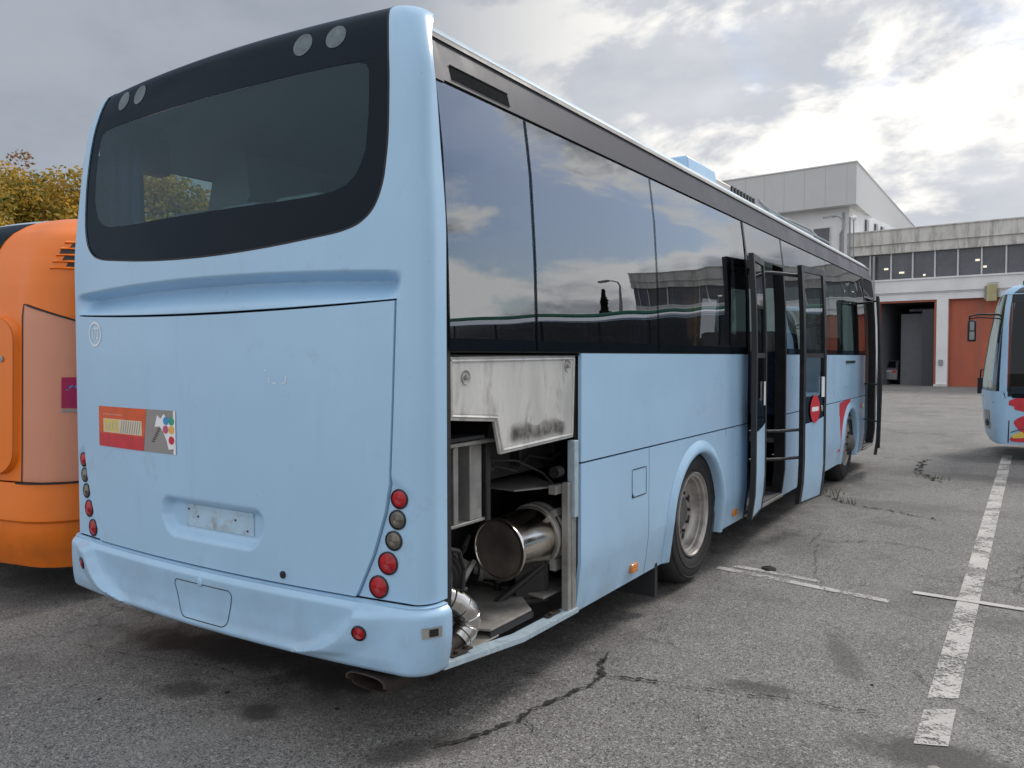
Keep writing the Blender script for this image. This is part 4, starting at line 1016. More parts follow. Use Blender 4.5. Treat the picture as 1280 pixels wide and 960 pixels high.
for (a, b, r) in (((-.50, .62, .60), (-.34, .70, .50), .10), ((-.5, .9, .52), (-.38, 1.0, .50), .07)):
    m_ = MB(); ax_ = (Vector(b)-Vector(a)); m_.lathe([(.0005, 0), (r*.5, 0), (r*.55, .02), (r, .03), (r, .05), (r*.8, .06), (r*.8, .12), (r, .13), (r, .15), (.0005, .155)], a, ax_, 28); m_.build('turbo_flange', M['galv'], bus, angle=30)
for (y, z, w_, h_) in ((.62, 1.10, .10, .06), (.95, 1.12, .06, .10), (1.30, 1.13, .14, .07)):
    m_ = MB(); m_.box(-.30, -.24, y, y+w_, z-h_/2, z+h_/2); m_.build('relay_box', M['engine'], bus, bevel=.006)
m_ = MB(); m_.tube([(-.24, .70, 1.10), (-.20, .85, 1.06), (-.22, 1.0, 1.12), (-.2, 1.2, 1.08), (-.18, 1.4, 1.15)], .007, 6); m_.tube([(-.22, .6, 1.14), (-.17, .8, 1.12), (-.16, 1.04, 1.03), (-.10, 1.07, .96)], .006, 6); m_.tube([(-.08, .10, .84), (-.09, .22, .80), (-.12, .30, .70), (-.10, .26, .62), (-.14, .34, .60)], .010, 6); m_.tube([(-.09, .09, .72), (-.08, .14, .66), (-.10, .12, .60)], .008, 6)
m_.loose('wiring', M['rubber'], bus)
# bright foil elbow
mb = MB(); path = []; 
for k in range(9):
    a = R(95-100*k/8*1.0); path.append((-.155+.0*k, .13+.115*math.cos(a)*1.0+.02, .475+.115*math.sin(a)-.03))
path = [(-.19, .16, .64), (-.16, .20, .60), (-.13, .25, .565), (-.11, .295, .52), (-.105, .31, .47), (-.11, .29, .43), (-.115, .24, .402)]
mb.tube(path, [.045, .052, .056, .057, .057, .056, .054], 20)
for i in range(1, 7): pass
el = mb.build('exhaust_elbow', M['foil'], bus, angle=60)
mb = MB()
for i in range(len(path)-1):
    a, b = Vector(path[i]), Vector(path[i+1]); t = (b-a).normalized(); mb.lathe([(.0565, -.003), (.060, 0), (.0565, .003)], (a+b)/2, t, 20)
mb.build('elbow_ridge', M['foil'], el)
mb = MB(); mb.tube([(-.115, .25, .405), (-.115, .14, .398), (-.12, .06, .40)], .044, 18); mb.build('rusty_pipe', M['rust'], el)
mb = MB(); mb.lathe([(.05, 0), (.052, .01), (.052, .05), (.044, .055)], (-.12, .15, .399), (0, -1, 0), 20); mb.build('pipe_sleeve', M['foil'], el)
# --- interior
mb = MB(); mb.box(-2.44, -.06, .05, 3.7, 1.62, 1.635) if False else None
mb.box(-2.46, -.04, .02, 1.95, 1.605, 1.612); mb.box(-2.46, -.04, 1.95, 3.7, 1.10, 1.14); mb.box(-2.46, -.96, 3.7, 9.7, .80, .84); mb.box(-.96, -.04, 5.34, 9.7, .80, .84); mb.box(-.96, -.04, 3.7, 4.08, .80, .84)
mb.build('cabin_floor', M['floor_in'], bus)
mb = MB(); prof2 = [(-.10, 2.74), (-.14, 2.93), (-.5, 3.03), (-1.25, 3.06), (-2.0, 3.03), (-2.36, 2.93), (-2.40, 2.74)]
mb.grid(lambda y, i: (prof2[int(i)][0], y, prof2[int(i)][1]), [.35, 10.4], range(7), flip=True); mb.build('ceiling_lining', M['liner'], bus)
mb = MB(); mb.box(-2.44, -2.34, .03, .40, 2.70, 2.90); mb.build('rear_lining', M['black'], bus)
for s in (0, 1):
    mb = MB(); X = (lambda x: x) if s == 0 else (lambda x: -2.5-x)
    pr = [(-.10, 2.54), (-.42, 2.50), (-.50, 2.60), (-.46, 2.86), (-.20, 2.93)]
    mb.grid(lambda y, i: (X(pr[int(i)][0]), y, pr[int(i)][1]), [.7, 3.9] if s == 0 else [.7, 9.5], range(5), flip=bool(s))
    mb.add([(X(a), .7, b) for a, b in pr], [(0, 1, 2, 3, 4)]); o = mb.build('luggage_rack', M['rack'], bus)
    if s == 1:
        mb = MB(); mb.box(-2.06, -1.99, 1.3, 2.6, 2.70, 2.80); mb.build('rack_slot', M['black'], o)
def seatmesh():
    c = MB(); c.box(-.21, .21, -.02, .42, .30, .44); c.box(-.04, .04, .1, .3, 0, .3)
    b = MB(); b.obox((0, -.06, .74), (.205, 0, 0), (0, .045, .012), (0, -.09, .33))
    h = MB(); h.obox((0, -.165, 1.06), (.16, 0, 0), (0, .05, .01), (0, -.02, .10))
    return c, b, h
c_, b_, h_ = seatmesh()
seat0 = c_.build('seat', M['seat'], None, bevel=.03); so_b = b_.build('seat_back', M['seat'], None, bevel=.03); so_h = h_.build('headrest', M['seat_cover'], None, bevel=.03)
so_b.parent = seat0; so_h.parent = seat0; seat0.parent = bus
first = True
for (y, zf, skipr) in [(.55, 1.612, 2), (1.40, 1.612, 0), (2.25, 1.14, 0), (3.05, 1.14, 0), (3.75, .84, 1), (5.75, .84, 0), (6.55, .84, 0), (7.35, .84, 0), (8.15, .84, 0), (8.95, .84, 0)]:
    for x in (-.34, -.78, -1.72, -2.16)+((-1.25,) if skipr == 2 else ()):
        if skipr == 1 and x > -1: continue
        zz = zf-(.30 if zf > 1.5 else 0.12)
        if first: s_ = seat0; first = False
        else:
            s_ = seat0.copy(); COL.objects.link(s_); s_.parent = bus
            for ch in (so_b, so_h):
                q = ch.copy(); COL.objects.link(q); q.parent = s_
        s_.location = Vector((x, y+.05, zz))-WL[bus.name]
mb = MB()
def curt(x, y0, y1, z0, z1, w_=.05):
    n = 24; mb.grid(lambda t, z: (x+.02*math.sin(t*18)*(1 if x < -1 else -1), y0+(y1-y0)*t+.012*math.sin(t*30+z*2), z), lin(0, 1, n), lin(z0, z1, 6))
curt(-2.33, .0, .24, 1.68, 2.82); curt(-2.37, 1.52, 1.72, 1.72, 2.62); curt(-2.37, 3.1, 3.3, 1.72, 2.62); curt(-.14, .13, .22, 1.72, 2.60); curt(-.14, 2.1, 2.28, 1.72, 2.60); curt(-.14, 3.8, 4.0, 1.72, 2.60)
mb.loose('curtain', M['curtain'], bus)
mb = MB(); mb.tube([(-.9, 4.15, .84), (-.9, 4.15, 2.9)], .018, 8); mb.tube([(-.9, 5.3, .84), (-.9, 5.3, 2.9)], .018, 8); mb.tube([(-1.6, 4.15, .84), (-1.6, 4.15, 2.9)], .018, 8); mb.loose('grab_pole', M['yellow'], bus)
mb = MB(); mb.tube([(-.12, 10.75, 2.75), (.16, 10.95, 2.7), (.2, 11.0, 2.3)], .02, 6)

# ================================================================== ORANGE BUS
ob = thing('city_bus', (-4.35, 4.2, 0), 'orange city bus with a salmon corner panel at the left edge', 'bus')
OCX = -4.38; OHW = 1.13
def OP(u, z, off=0):
    hw = OHW-interp(z, [(.2, .05), (.45, 0), (1.9, 0), (2.2, .03), (2.45, .10), (2.56, .20), (2.63, .38), (2.66, .7)])
    yl = interp(z, [(.25, .06), (.45, -.02), (1.0, 0), (1.9, .02), (2.1, .045), (2.25, .08), (2.35, .12), (2.42, .16), (2.48, .21), (2.54, .29), (2.58, .37), (2.61, .45), (2.64, .60), (2.66, .85)])
    Rr = .34; a = hw-Rr; q = abs(u); s = 1 if u >= 0 else -1
    if q <= a: x = q; y = -.10+.09*(q/a)**2; n = Vector((0, -1, 0))
    else:
        th = (q-a)/Rr
        if th <= PI/2: x = a+Rr*math.sin(th); y = -.01+Rr-Rr*math.cos(th); n = Vector((math.sin(th), -math.cos(th), 0))
        else: x = hw; y = -.01+Rr+(q-a-Rr*PI/2); n = Vector((1, 0, 0))
    return Vector((OCX+s*(x+n.x*off), y+yl*(1 if q < a+Rr*1.57 else 1)+n.y*off+.12, z))
UA = OHW-.34; UC = UA+.34*PI/2
O = M['orange']
mb = MB()
mb.grid(lambda a, z: OP(a, z, .02+.02*sst(.70, .62, z)*0), lin(-UC-1.0, UC+8.6, 130), [.25, .30, .36, .44, .52, .555])
mb.grid(lambda a, z: OP(a, z, .045 if .56 < z < .80 else .02), lin(-UC-1.0, UC+8.6, 130), [.555, .575, .60, .80, .815])
obp = mb.build('lower_bumper', O, ob, angle=40)
mb = MB()
mb.grid(lambda a, b: OP(a, .82+(interp(a, [(UA+.08, 1.97), (UA+.62, 1.80), (UC+2, 1.80)])-.82)*b), lin(UA+.05, UC+8.6, 60), lin(0, 1, 30)); mb.build('corner_panel', M['salmon'], ob, angle=60)
mb = MB()
mb.grid(lambda a, b: OP(a, (interp(a, [(UA+.08, 1.975), (UA+.62, 1.805), (UC+2, 1.805)]))*(1-b)+2.66*b), lin(UA+.05, UC+.9, 40), lin(0, 1, 60))
mb.grid(lambda a, z: OP(a, z), lin(-UC-.5, UA+.05, 60), [.82, 1.3, 1.82]); mb.grid(lambda a, z: OP(a, z), lin(.45, UA+.05, 12), lin(1.82, 2.66, 70))
mb.build('rear_shell', O, ob, angle=60)
mb = MB(); mb.grid(lambda a, z: OP(a, z, .006), lin(-UC+.2, .455, 30), lin(1.9, 2.57, 30)); orw = mb.build('rear_window', M['frit'], ob, angle=60)
mb = MB(); mb.grid(lambda a, z: OP(a, z), lin(-UC+.2, .47, 30), [2.57, 2.60, 2.63, 2.66, 2.662]); mb.grid(lambda a, z: OP(a, z), lin(-UC+.2, .47, 30), [1.82, 1.9]); mb.build('window_surround', M['roofwhite'], ob)
# rear door bulge with rounded corner
mb = MB(); q = rrect(-.62, UA+.02, .86, 1.90, .16, 8)
cxq, czq = .08, 1.38
outer = [OP(a, b, .0) for a, b in q]; mid_ = [OP(cxq+(a-cxq)*.985, czq+(b-czq)*.985, .035) for a, b in q]; 
n = len(q); mb.add(outer+mid_, [(k, (k+1) % n, n+(k+1) % n, n+k) for k in range(n)])
for sc_ in (.8, .5, .2):
    pass
ringsq = [[OP(cxq+(a-cxq)*k, czq+(b-czq)*k, .038) for a, b in q] for k in (.985, .8, .6, .4, .2, .02)]
mb.add([p for r_ in ringsq for p in r_], [(i*n+k, i*n+(k+1) % n, (i+1)*n+(k+1) % n, (i+1)*n+k) for i in range(5) for k in range(n)])
od = mb.build('engine_door', O, ob, angle=40)
mb = MB(); mb.lathe([(.02, 0), (.02, .008), (.0005, .01)], OP(.70, 1.62, .038), (.2, -1, 0), 14); mb.build('door_lock', M['galv'], od)
mb = MB(); mb.ribbon(densify([(UA+.05, .80), (UA+.05, 1.975), (UA+.62, 1.80), (UC+2, 1.80)], closed=False, st=.04), .010, lambda a, b: OP(a, b, .003)); mb.ribbon(densify([(UA+.05, .818), (UC+6, .818)], closed=False, st=.05), .012, lambda a, b: OP(a, b, .046))
mb.build('panel_seam', M['rubber'], ob, smooth=False)
mb = MB()
for k in range(4):
    z = 2.235+k*.045
    mb.grid(lambda a, b: OP(a, z+b, .004), lin(UA+.20+.04*abs(k-2), UC+.55, 10), [-.017, .015])
mb.loose('vent_slat', M['black'], ob)
mb = MB()
for k in range(5):
    z = 2.213+k*.045; mb.grid(lambda a, b: OP(a, z+b[0], b[1]), lin(UA+.19, UC+.55, 10), [(-.010, 0), (-.002, .014), (.010, .002)])
mb.build('vent_louvre', O, ob, angle=30)
mb = MB(); mb.grid(lambda a, z: OP(a, z, .004), lin(1.105, 1.45, 6), [1.30, 1.50]); stk = mb.build('magenta_sticker', M['magenta'], ob)
mb = MB(); 
for k in range(4): mb.ribbon([(1.15+k*.03, 1.432), (1.17+k*.03, 1.447)], .012, lambda a, b: OP(a, b, .0055))
mb.ribbon([(1.13, 1.42), (1.26, 1.42)], .006, lambda a, b: OP(a, b, .0055)); mb.build('sticker_mark', M['dot_blue'], stk)
mb = MB(); mb.grid(lambda a, z: OP(a, z, .004), lin(1.105, 1.45, 6), [1.275, 1.290]); mb.build('sticker_line', M['rack'], stk)
# rest of the orange bus body
mb = MB(); xr = OCX+OHW-.03
mb.box(OCX-OHW+.04, OCX+OHW-.04, 1.3, 8.8, 1.80, 1.83)
mb.add([(OCX-OHW, 1.0, .3), (OCX-OHW, 9.0, .3), (OCX-OHW, 9.0, 2.45), (OCX-OHW, 1.0, 2.45)], [(0, 1, 2, 3)])
prf = [(-OHW, 2.45), (-OHW+.12, 2.58), (-OHW+.5, 2.66), (0, 2.68), (OHW-.5, 2.66), (OHW-.12, 2.58), (OHW, 2.45)]
mb.grid(lambda y, i: (OCX+prf[int(i)][0], y, prf[int(i)][1]), [.95, 9.0], range(7)); mb.add([(OCX-OHW, 9.0, .3), (OCX+OHW, 9, .3), (OCX+OHW, 9, 2.45), (OCX+OHW-.5, 9, 2.66), (OCX-OHW+.5, 9, 2.66), (OCX-OHW, 9, 2.45)], [(0, 1, 2, 3, 4, 5)])
mb.build('body_shell', O, ob, angle=30)
mb = MB(); mb.grid(lambda y, z: (OCX+OHW-.0, y, z), lin(1.2, 8.9, 8), [1.83, 2.45]); mb.build('side_window', M['frit'], ob)
mb = MB()
for y in (1.9, 7.2):
    for x in (OCX-OHW+.14, OCX+OHW-.14): mb.lathe([(.0005, -.12), (.3, -.12), (.42, -.11), (.45, -.06), (.45, .06), (.42, .11), (.3, .12), (.0005, .12)], (x, y, .45), (1, 0, 0), 32)
mb.loose('wheel', M['tyre'], ob)
mb = MB(); mb.box(OCX-1.0, OCX+1.0, .3, 8.8, .30, .36); mb.build('chassis', M['bay'], ob)

# ================================================================== RIGHT-HAND BLUE BUS
rb = thing('city_bus', (6.5, 13.45, 0), 'pale blue bus with a red swoosh graphic at the right edge', 'bus')
RY = 13.45; RHW = 1.25
XN = [(.25, 1.40), (.35, 1.34), (.6, 1.30), (1.0, 1.27), (1.3, 1.28), (2.0, 1.37), (2.5, 1.47), (2.65, 1.54), (2.74, 1.66), (2.79, 1.9)]
XC = [(.25, 1.66), (2.6, 1.66), (2.7, 1.70), (2.74, 1.78), (2.79, 2.0)]
def QP(u, z, off=0):
    # u: 0 centre of nose .. UM side begin ; beyond runs along the near side (+u = near side y=12.2)
    hw = RHW-interp(z, [(1.2, 0), (2.2, .01), (2.6, .04), (2.72, .12), (2.79, .35)]); R3 = .30; a = hw-R3; q = abs(u); s = -1 if u >= 0 else 1
    xn = interp(z, XN); xc = interp(z, XC); D = xc-xn
    if q <= a: yy = q; xx = .38*(q/a)**2.4; n = Vector((-1, s*.3, 0)).normalized()
    else:
        th = (q-a)/R3
        if th <= PI/2: yy = a+R3*math.sin(th); xx = .38+.62*(1-math.cos(th)); n = Vector((-math.cos(th), s*math.sin(th), 0))
        else: yy = hw; xx = 1+(q-a-R3*PI/2)/D; n = Vector((0, s, 0))
    return Vector((xn+xx*D+n.x*off, RY+s*yy+n.y*off, z))
RA = RHW-.30; RB = RA+.30*PI/2; RL = RB+9.3
mb = MB()
us = lin(-RB-9.3, -RB, 10)+lin(-RB+.05, RB, 50)+lin(RB+.05, RL, 12)
mb.grid(lambda u, z: QP(u, z), us, [.25, .35, .6, .8, 1.0, 1.08], flip=True)
mb.grid(lambda u, z: QP(u, z), us, [2.60, 2.65, 2.69, 2.74, 2.77, 2.79], flip=True)
mb.grid(lambda u, z: QP(u, z, .004), lin(RB-.13, RB+.0, 4), lin(1.08, 2.62, 8), flip=True)
mb.build('body', P, rb, angle=50)
mb = MB(); mb.grid(lambda u, z: QP(u, z), lin(-RB+.1, RB-.28, 40), lin(1.08, 2.60, 10), flip=True); wsc = mb.build('windscreen', M['clear_glass'], rb, angle=60)
mb = MB(); mb.grid(lambda u, z: QP(u, z, .002), lin(RB-.29, RB-.13, 5), lin(1.08, 2.60, 10), flip=True); mb.grid(lambda u, z: QP(u, z, .001), lin(-RB+.1, RB-.28, 40), [1.08, 1.13], flip=True); mb.build('windscreen_border', M['frit'], wsc, angle=60)
mb = MB(); mb.grid(lambda u, z: QP(u, z, .003), lin(RB+.01, RL, 12), lin(1.0, 2.58, 8)+[2.62, 2.65, 2.69, 2.72, 2.74, 2.755], flip=True); sw = mb.build('side_window', M['bus_glass'], rb, angle=60)
mb = MB()
for k in range(7):
    u = RB+1.3+k*1.25; mb.grid(lambda a, z: QP(u+a, z, .006), [-.03, .03], lin(1.0, 2.6, 8), flip=True)
mb.grid(lambda u, z: QP(u, z, .006), lin(RB+.07, RL, 12), [.98, 1.05], flip=True)
mb.build('window_post', M['frit'], sw)
mb = MB(); mb.grid(lambda u, z: QP(u, z, -.01), lin(-RL, -RB, 12), lin(1.08, 2.62, 6), flip=True); mb.build('far_window', M['frit'], rb)
mb = MB(); mb.box(2.0, 10.8, 12.5, 14.4, 2.785, 2.80); mb.build('roof', M['roofwhite'], rb)
mb = MB(); mb.box(1.84, 10.4, 12.40, 12.56, 2.75, 2.825); mb.build('roof_fairing', M['green_trim'], rb, bevel=.02)
def swoosh(pts, mat, name):
    m = MB(); m.add([QP(RB+a, z, .0055) for a, z in pts], [tuple(range(len(pts)))]); return m.build(name, mat, rb, smooth=False)
def curve(keys, n=8):
    out = []
    for i in range(len(keys)-1):
        p0 = keys[max(0, i-1)]; p1 = keys[i]; p2 = keys[i+1]; p3 = keys[min(len(keys)-1, i+2)]
        for k in range(n):
            t = k/n; out.append(tuple(.5*((2*p1[d])+(-p0[d]+p2[d])*t+(2*p0[d]-5*p1[d]+4*p2[d]-p3[d])*t*t+(-p0[d]+3*p1[d]-3*p2[d]+p3[d])*t**3) for d in (0, 1)))
    return out+[keys[-1]]
swoosh(curve([(.03, .93), (.12, .975), (.3, .985), (.7, .99), (1.6, .995)])+curve([(1.6, .80), (.9, .76), (.55, .74), (.3, .76), (.12, .80), (.10, .845), (.03, .87)]), M['sticker_red'], 'red_swoosh')
swoosh(curve([(.14, .52), (.10, .60), (.16, .67), (.30, .72), (.7, .735), (1.6, .76)])+curve([(1.6, .30), (.9, .295), (.4, .295), (.10, .30), (.05, .34)])+curve([(.10, .40), (.2, .43), (.17, .48), (.14, .52)]), M['sticker_red'], 'red_swoosh')
m = MB(); m.add([QP(RB+a, z, .0075) for a, z in ((.08, .40), (.20, .46), (.30, .40), (.22, .36), (.09, .35))], [tuple(range(5))]); m.build('yellow_graphic', M['yellow'], rb, smooth=False)
m = MB(); m.ribbon([(.06, .44), (.2, .50), (.3, .47), (.5, .42)], .014, lambda a, z: QP(RB+a, z, .0075)); m.ribbon([(.40, .42), (.33, .52), (.40, .64), (.5, .66)], .016, lambda a, z: QP(RB+a, z, .0075)); m.build('dark_outline', M['navy'], rb, smooth=False)
m = MB(); m.grid(lambda u, z: QP(RB+u, z, .007), [.58, .72], [1.55, 2.0], flip=True); m.build('window_notice', M['white'], rb)
m = MB(); m.grid(lambda u, z: QP(RB+u, z, .0075), [.59, .71], [1.57, 1.80], flip=True); m.build('notice_print', M['green_trim'], rb)
hl = MB(); hl.grid(lambda u, z: QP(u, z, .006), lin(RA-.32, RA-.02, 6), [.46, .60, .70, .76], flip=True); hlo = hl.build('headlight', M['galv'], rb)
hl = MB(); hl.lathe([(.06, 0), (.05, .02), (.0005, .03)], QP(RA-.13, .56, .006), (-.9, -.4, 0), 18); hl.build('headlight_lens', M['clear_glass'], hlo)
mb = MB(); mb.ribbon([(RA-.4, .98), (RA+.2, .90), (RA+.45, .98), (RB-.05, 1.06)], .02, lambda a, z: QP(a, z, .003)); mb.ribbon([(RB+.03, .28), (RB+.03, 2.6)], .016, lambda a, z: QP(a, z, .006)); mb.build('nose_seam', M['rubber'], rb)
mb = MB(); mb.tube([(1.52, 12.55, 2.30), (1.25, 12.45, 2.31), (1.12, 12.45, 2.28), (1.115, 12.45, 2.10)], .016, 8); mb.tube([(1.50, 12.55, 2.24), (1.25, 12.45, 2.26), (1.13, 12.45, 2.24)], .010, 6)
arm = mb.build('mirror_arm', M['black'], rb)
mb = MB(); mb.box(1.095, 1.215, 12.40, 12.50, 1.87, 2.215); mh = mb.build('mirror', M['black'], arm, bevel=.02)
mb = MB(); mb.box(1.125, 1.195, 12.394, 12.3985, 1.90, 2.03); mb.box(1.13, 1.19, 12.394, 12.3985, 2.05, 2.19); mb.build('mirror_glass', M['grey_metal'], mh)
mb = MB(); mb.tube([(1.32, 13.6, 1.42), (1.24, 13.7, 1.40), (1.22, 13.75, 1.1)], .014, 6); mb.box(1.19, 1.26, 13.68, 13.82, .98, 1.26); mb.build('far_mirror', M['black'], rb, bevel=.01)
mb = MB()
for x in (4.0, 9.0):
    for y in (12.36, 14.54): mb.lathe([(.0005, -.13), (.3, -.13), (.45, -.12), (.49, -.06), (.49, .06), (.45, .12), (.3, .13), (.0005, .13)], (x, y, .49), (0, 1, 0), 32)
mb.loose('wheel', M['tyre'], rb)
mb = MB(); mb.box(1.9, 10.8, 12.4, 14.5, .30, .36); mb.box(10.85, 10.9, 12.3, 14.6, .3, 2.75); mb.build('chassis', M['bay'], rb)
mb = MB(); mb.box(1.75, 1.8, 12.5, 14.3, .9, 1.0); mb.box(2.3, 2.8, 12.6, 13.2, .9, 1.7); mb.box(2.0, 10.7, 12.35, 14.5, .5, .55); mb.build('driver_seat', M['seat'], rb)

# ================================================================== BUILDING
A = R(6.5); F0 = Vector((-2.1, 46.5, 0))
bl = thing('bus_garage', (-2.1, 46.5, 0), 'long white garage hall with stained parapet, dark window band and red bay doors', 'building', rz=-A)
def bb(name, mat, boxes, parent=bl, bevel=0):
    m = MB()
    for b in boxes: m.box(*b)
    return m.build(name, mat, parent, smooth=False, bevel=bevel, local=True)
S1 = 22.0
# bays: columns at -0.2..0.4 ; door 0.5..3.9 etc
piers = [(-.22, .33)]; bays = []
x = .33
doors = []; x0 = .33
while x0 < 20: doors.append((x0, x0+2.95)); piers.append((x0+2.95, x0+3.50)); x0 += 3.5
x0 = -.22; ld = [(-3.17, -.22)]; piers.append((-3.72, -3.17)); ld.append((-6.67, -3.72)); piers.append((-7.22, -6.67))
S1 = doors[-1][1]+.55
for a, b in piers: bb('pier', M['plaster'], [(a, b, 0, .5, 0, 4.72)])
bb('lintel_band', M['plaster'], [(-16, S1, .02, .5, 4.72, 5.10), (-4.9, S1, -.05, .5, 5.10, 5.92), (-4.9, S1, -.12, -.05, 5.84, 5.93)])
bb('parapet', M['parapet'], [(-4.9, S1+.15, -.10, .5, 7.38, 7.90), (-4.9, S1+.15, -.16, .5, 7.93, 8.66)])
bb('parapet_ledge', M['parapet'], [(-4.9, S1+.2, -.20, .5, 7.90, 7.93), (-4.9, S1+.2, -.22, .52, 8.66, 8.72)])
wb = bb('window_band', M['bigglass'], [(-4.9, S1, .20, .24, 5.93, 7.38)])
ms = [1.86+1.11*k for k in range(-6, 18) if -4.9 < 1.86+1.11*k < S1]
for s in ms: bb('mullion', M['mullion'], [(s-.035, s+.035, .06, .20, 5.93, 7.38)], wb)
bb('rear_mass', M['plaster'], [(-16, S1, 12, 12.3, 0, 8.6), (S1-.3, S1, .5, 12, 0, 8.6)])
bb('flat_roof', M['parapet'], [(-4.9, S1, .5, 12, 8.3, 8.35)])
for (s, z, w_) in ((-2.86, 6.55, .22), (-2.05, 6.30, .26), (1.65, 6.72, .2), (2.0, 6.35, .16), (-.9, 6.1, .12), (8.2, 6.5, .3), (12.1, 6.4, .3), (16, 6.55, .3)):
    bb('hall_lamp', M['lamp_lit'], [(s-w_/2, s+w_/2, .17, .19, z-.05, z+.05)], wb)
for k, (a, b) in enumerate(doors):
    d = bb('bay_door', M['reddoor'], [(a+.06, b-.06, .30, .36, .0, 4.66)])
    bb('door_frame', M['reddoor'], [(a, a+.06, .22, .40, 0, 4.72), (b-.06, b, .22, .40, 0, 4.72), (a+.06, b-.06, .22, .40, 4.66, 4.72)], d)
    bb('door_joint', M['darkin'], [((a+b)/2-.01, (a+b)/2+.01, .295, .30, 0, 4.6)], d)
for (a, b) in ld:
    d = bb('open_bay', M['darkin'], [(a, b, 7.8, 7.9, 0, 4.7), (a-.02, a, .5, 7.8, 0, 4.7), (b, b+.02, .5, 7.8, 0, 4.7), (a, b, .5, 7.8, 4.7, 4.75)])
    bb('bay_frame', M['reddoor'], [(b-.13, b, .1, .35, 0, 4.68), (a, a+.05, .1, .35, 0, 4.68), (a, b, .1, .35, 4.62, 4.72)], d)
    bb('folded_door', surf('dark_door_leaf', (.035, .04, .05), .5), [(b-.8, b-.13, .45, .5, 0, 4.2)], d)
    bb('sliding_door', surf('grey_door_leaf', (.13, .14, .155), .6), [(b-2.15, b-.95, 1.6, 1.68, 0, 4.05)], d)
    bb('hanging_light', M['rack'], [(a+.9, b-.4, 3.0, 3.2, 4.25, 4.4)], d)
# flood lamp box, conduit
fl = bb('floodlight', M['flood'], [(2.15, 2.62, -.32, -.06, 4.50, 5.38)], bl, .03)
bb('floodlight_bracket', M['grey_metal'], [(2.05, 2.12, -.2, -.06, 4.6, 5.3), (2.65, 2.70, -.2, -.06, 4.75, 5.1), (2.2, 2.7, -.25, -.2, 5.42, 5.46)], fl)
bb('conduit', M['grey_metal'], [(-4.8, S1, -.075, -.052, 5.14, 5.17)])
for q in (-3.45, 7.05, 14.05): bb('downpipe', M['rack'], [(q-.05, q+.05, -.12, -.02, 0, 7.3)])
for q in (.02, 3.55): bb('wall_box', M['grey_metal'], [(q-.1, q+.1, -.1, 0, 1.15, 1.45)])
bb('kerb_block', M['parapet'], [(-.3, .4, -.15, 0, 0, .12)])
# tower with overhanging clad block
tw = thing('office_tower', (-6.9, 47.0, 0), 'taller white block topped by an overhanging grey metal-clad storey, left of the garage hall', 'building', rz=-A)
def tbx(name, mat, boxes, parent=tw, bevel=0):
    m = MB()
    for b in boxes: m.box(*b)
    # local frame of the garage shifted so s=0 is at F0
    ob_ = m.build(name, mat, parent, smooth=False, bevel=bevel, local=True)
    return ob_
# in tower frame: origin at s=-4.83 approx
tbx('wall', M['plaster'], [(-14, 0, -.02, 14, 0, 10.25)])
def shear(x0, x1, y0, y1, z0, z1):
    k = -math.tan(A); m = MB(); dy = y1-y0
    m.add([(x0, y0, z0), (x1, y0, z0), (x1+k*dy, y1, z0), (x0, y1, z0), (x0, y0, z1), (x1, y0, z1), (x1+k*dy, y1, z1), (x0, y1, z1)], [(3, 2, 1, 0), (4, 5, 6, 7), (0, 1, 5, 4), (1, 2, 6, 5), (2, 3, 7, 6), (3, 0, 4, 7)]); return m
clad = shear(-16, .62, -.9, 40, 10.22, 12.55).build('clad_storey', M['cladding'], tw, smooth=False, local=True)
for k in range(14):
    tbx('cladding_joint', M['rack'], [(-15.5+k*1.2, -15.485+k*1.2, -.904, -.9, 10.24, 12.5)], clad)
shear(-16.05, .67, -.95, 40, 12.553, 12.62).build('roof_edge', M['mullion'], tw, smooth=False, local=True)
w_ = tbx('window', M['bigglass'], [(-2.0, -1.08, -.06, -.02, 7.9, 9.15)]); tbx('window_frame', M['mullion'], [(-2.06, -2.0, -.09, -.02, 7.85, 9.2), (-1.08, -1.02, -.09, -.02, 7.85, 9.2), (-2.0, -1.08, -.09, -.02, 9.15, 9.2)], w_)
mb = MB(); mb.tube([(-.30, -.10, 9.95), (-.30, -.12, 9.0), (-.45, -.12, 8.75), (-.45, -.12, 7.5)], .06, 8); mb.tube([(.12, -.30, 9.6), (.12, -.30, 0)], .05, 8); mb.loose('drain_pipe', M['grey_metal'], tw, local=True)
mb = MB()
for y in (3, 5, 6.4, 9): mb.box(.0, .12, y, y+.5, 8.9, 9.9)
mb.loose('side_window', M['bigglass'], tw, local=True)
# wall lamps and street lamp
def street_lamp(loc, label, h=9.6, r=.055, rz=0, pole0=0):
    t = thing('street_lamp', loc, label, 'street lamp', 'street lamps near the garage', rz=rz)
    m = MB(); m.tube([(0, 0, pole0), (0, 0, h-.9), (.03, 0, h-.5), (-.08, 0, h-.22), (-.3, 0, h-.08), (-.55, 0, h-.05)], [r, r*.8, r*.7, r*.6, r*.6, r*.6], 10); m.build('pole', M['grey_metal'], t, local=True)
    m = MB(); m.obox((-.75, 0, h-.06), (.32, 0, .02), (0, .14, 0), (0, 0, .07)); hd = m.build('lamp_head', M['rack'], t, local=True, bevel=.04)
    m = MB(); m.obox((-.78, 0, h-.14), (.2, 0, .01), (0, .1, 0), (0, 0, .02)); m.build('lamp_glass', M['white'], hd, local=True)
    return t
street_lamp((-6.9+.0, 45.2, 0), 'grey gooseneck street lamp in front of the white tower wall', 9.55, .07)
street_lamp((17.5, 38.5, 0), 'grey gooseneck street lamp beyond the right-hand bus, seen mirrored in the coach windows', 7.4, .07, rz=R(180))
gl = thing('globe_lamp', (-6.3, 44.9, 0), 'thin pole with a white globe lamp at the corner of the white tower', 'street lamp')
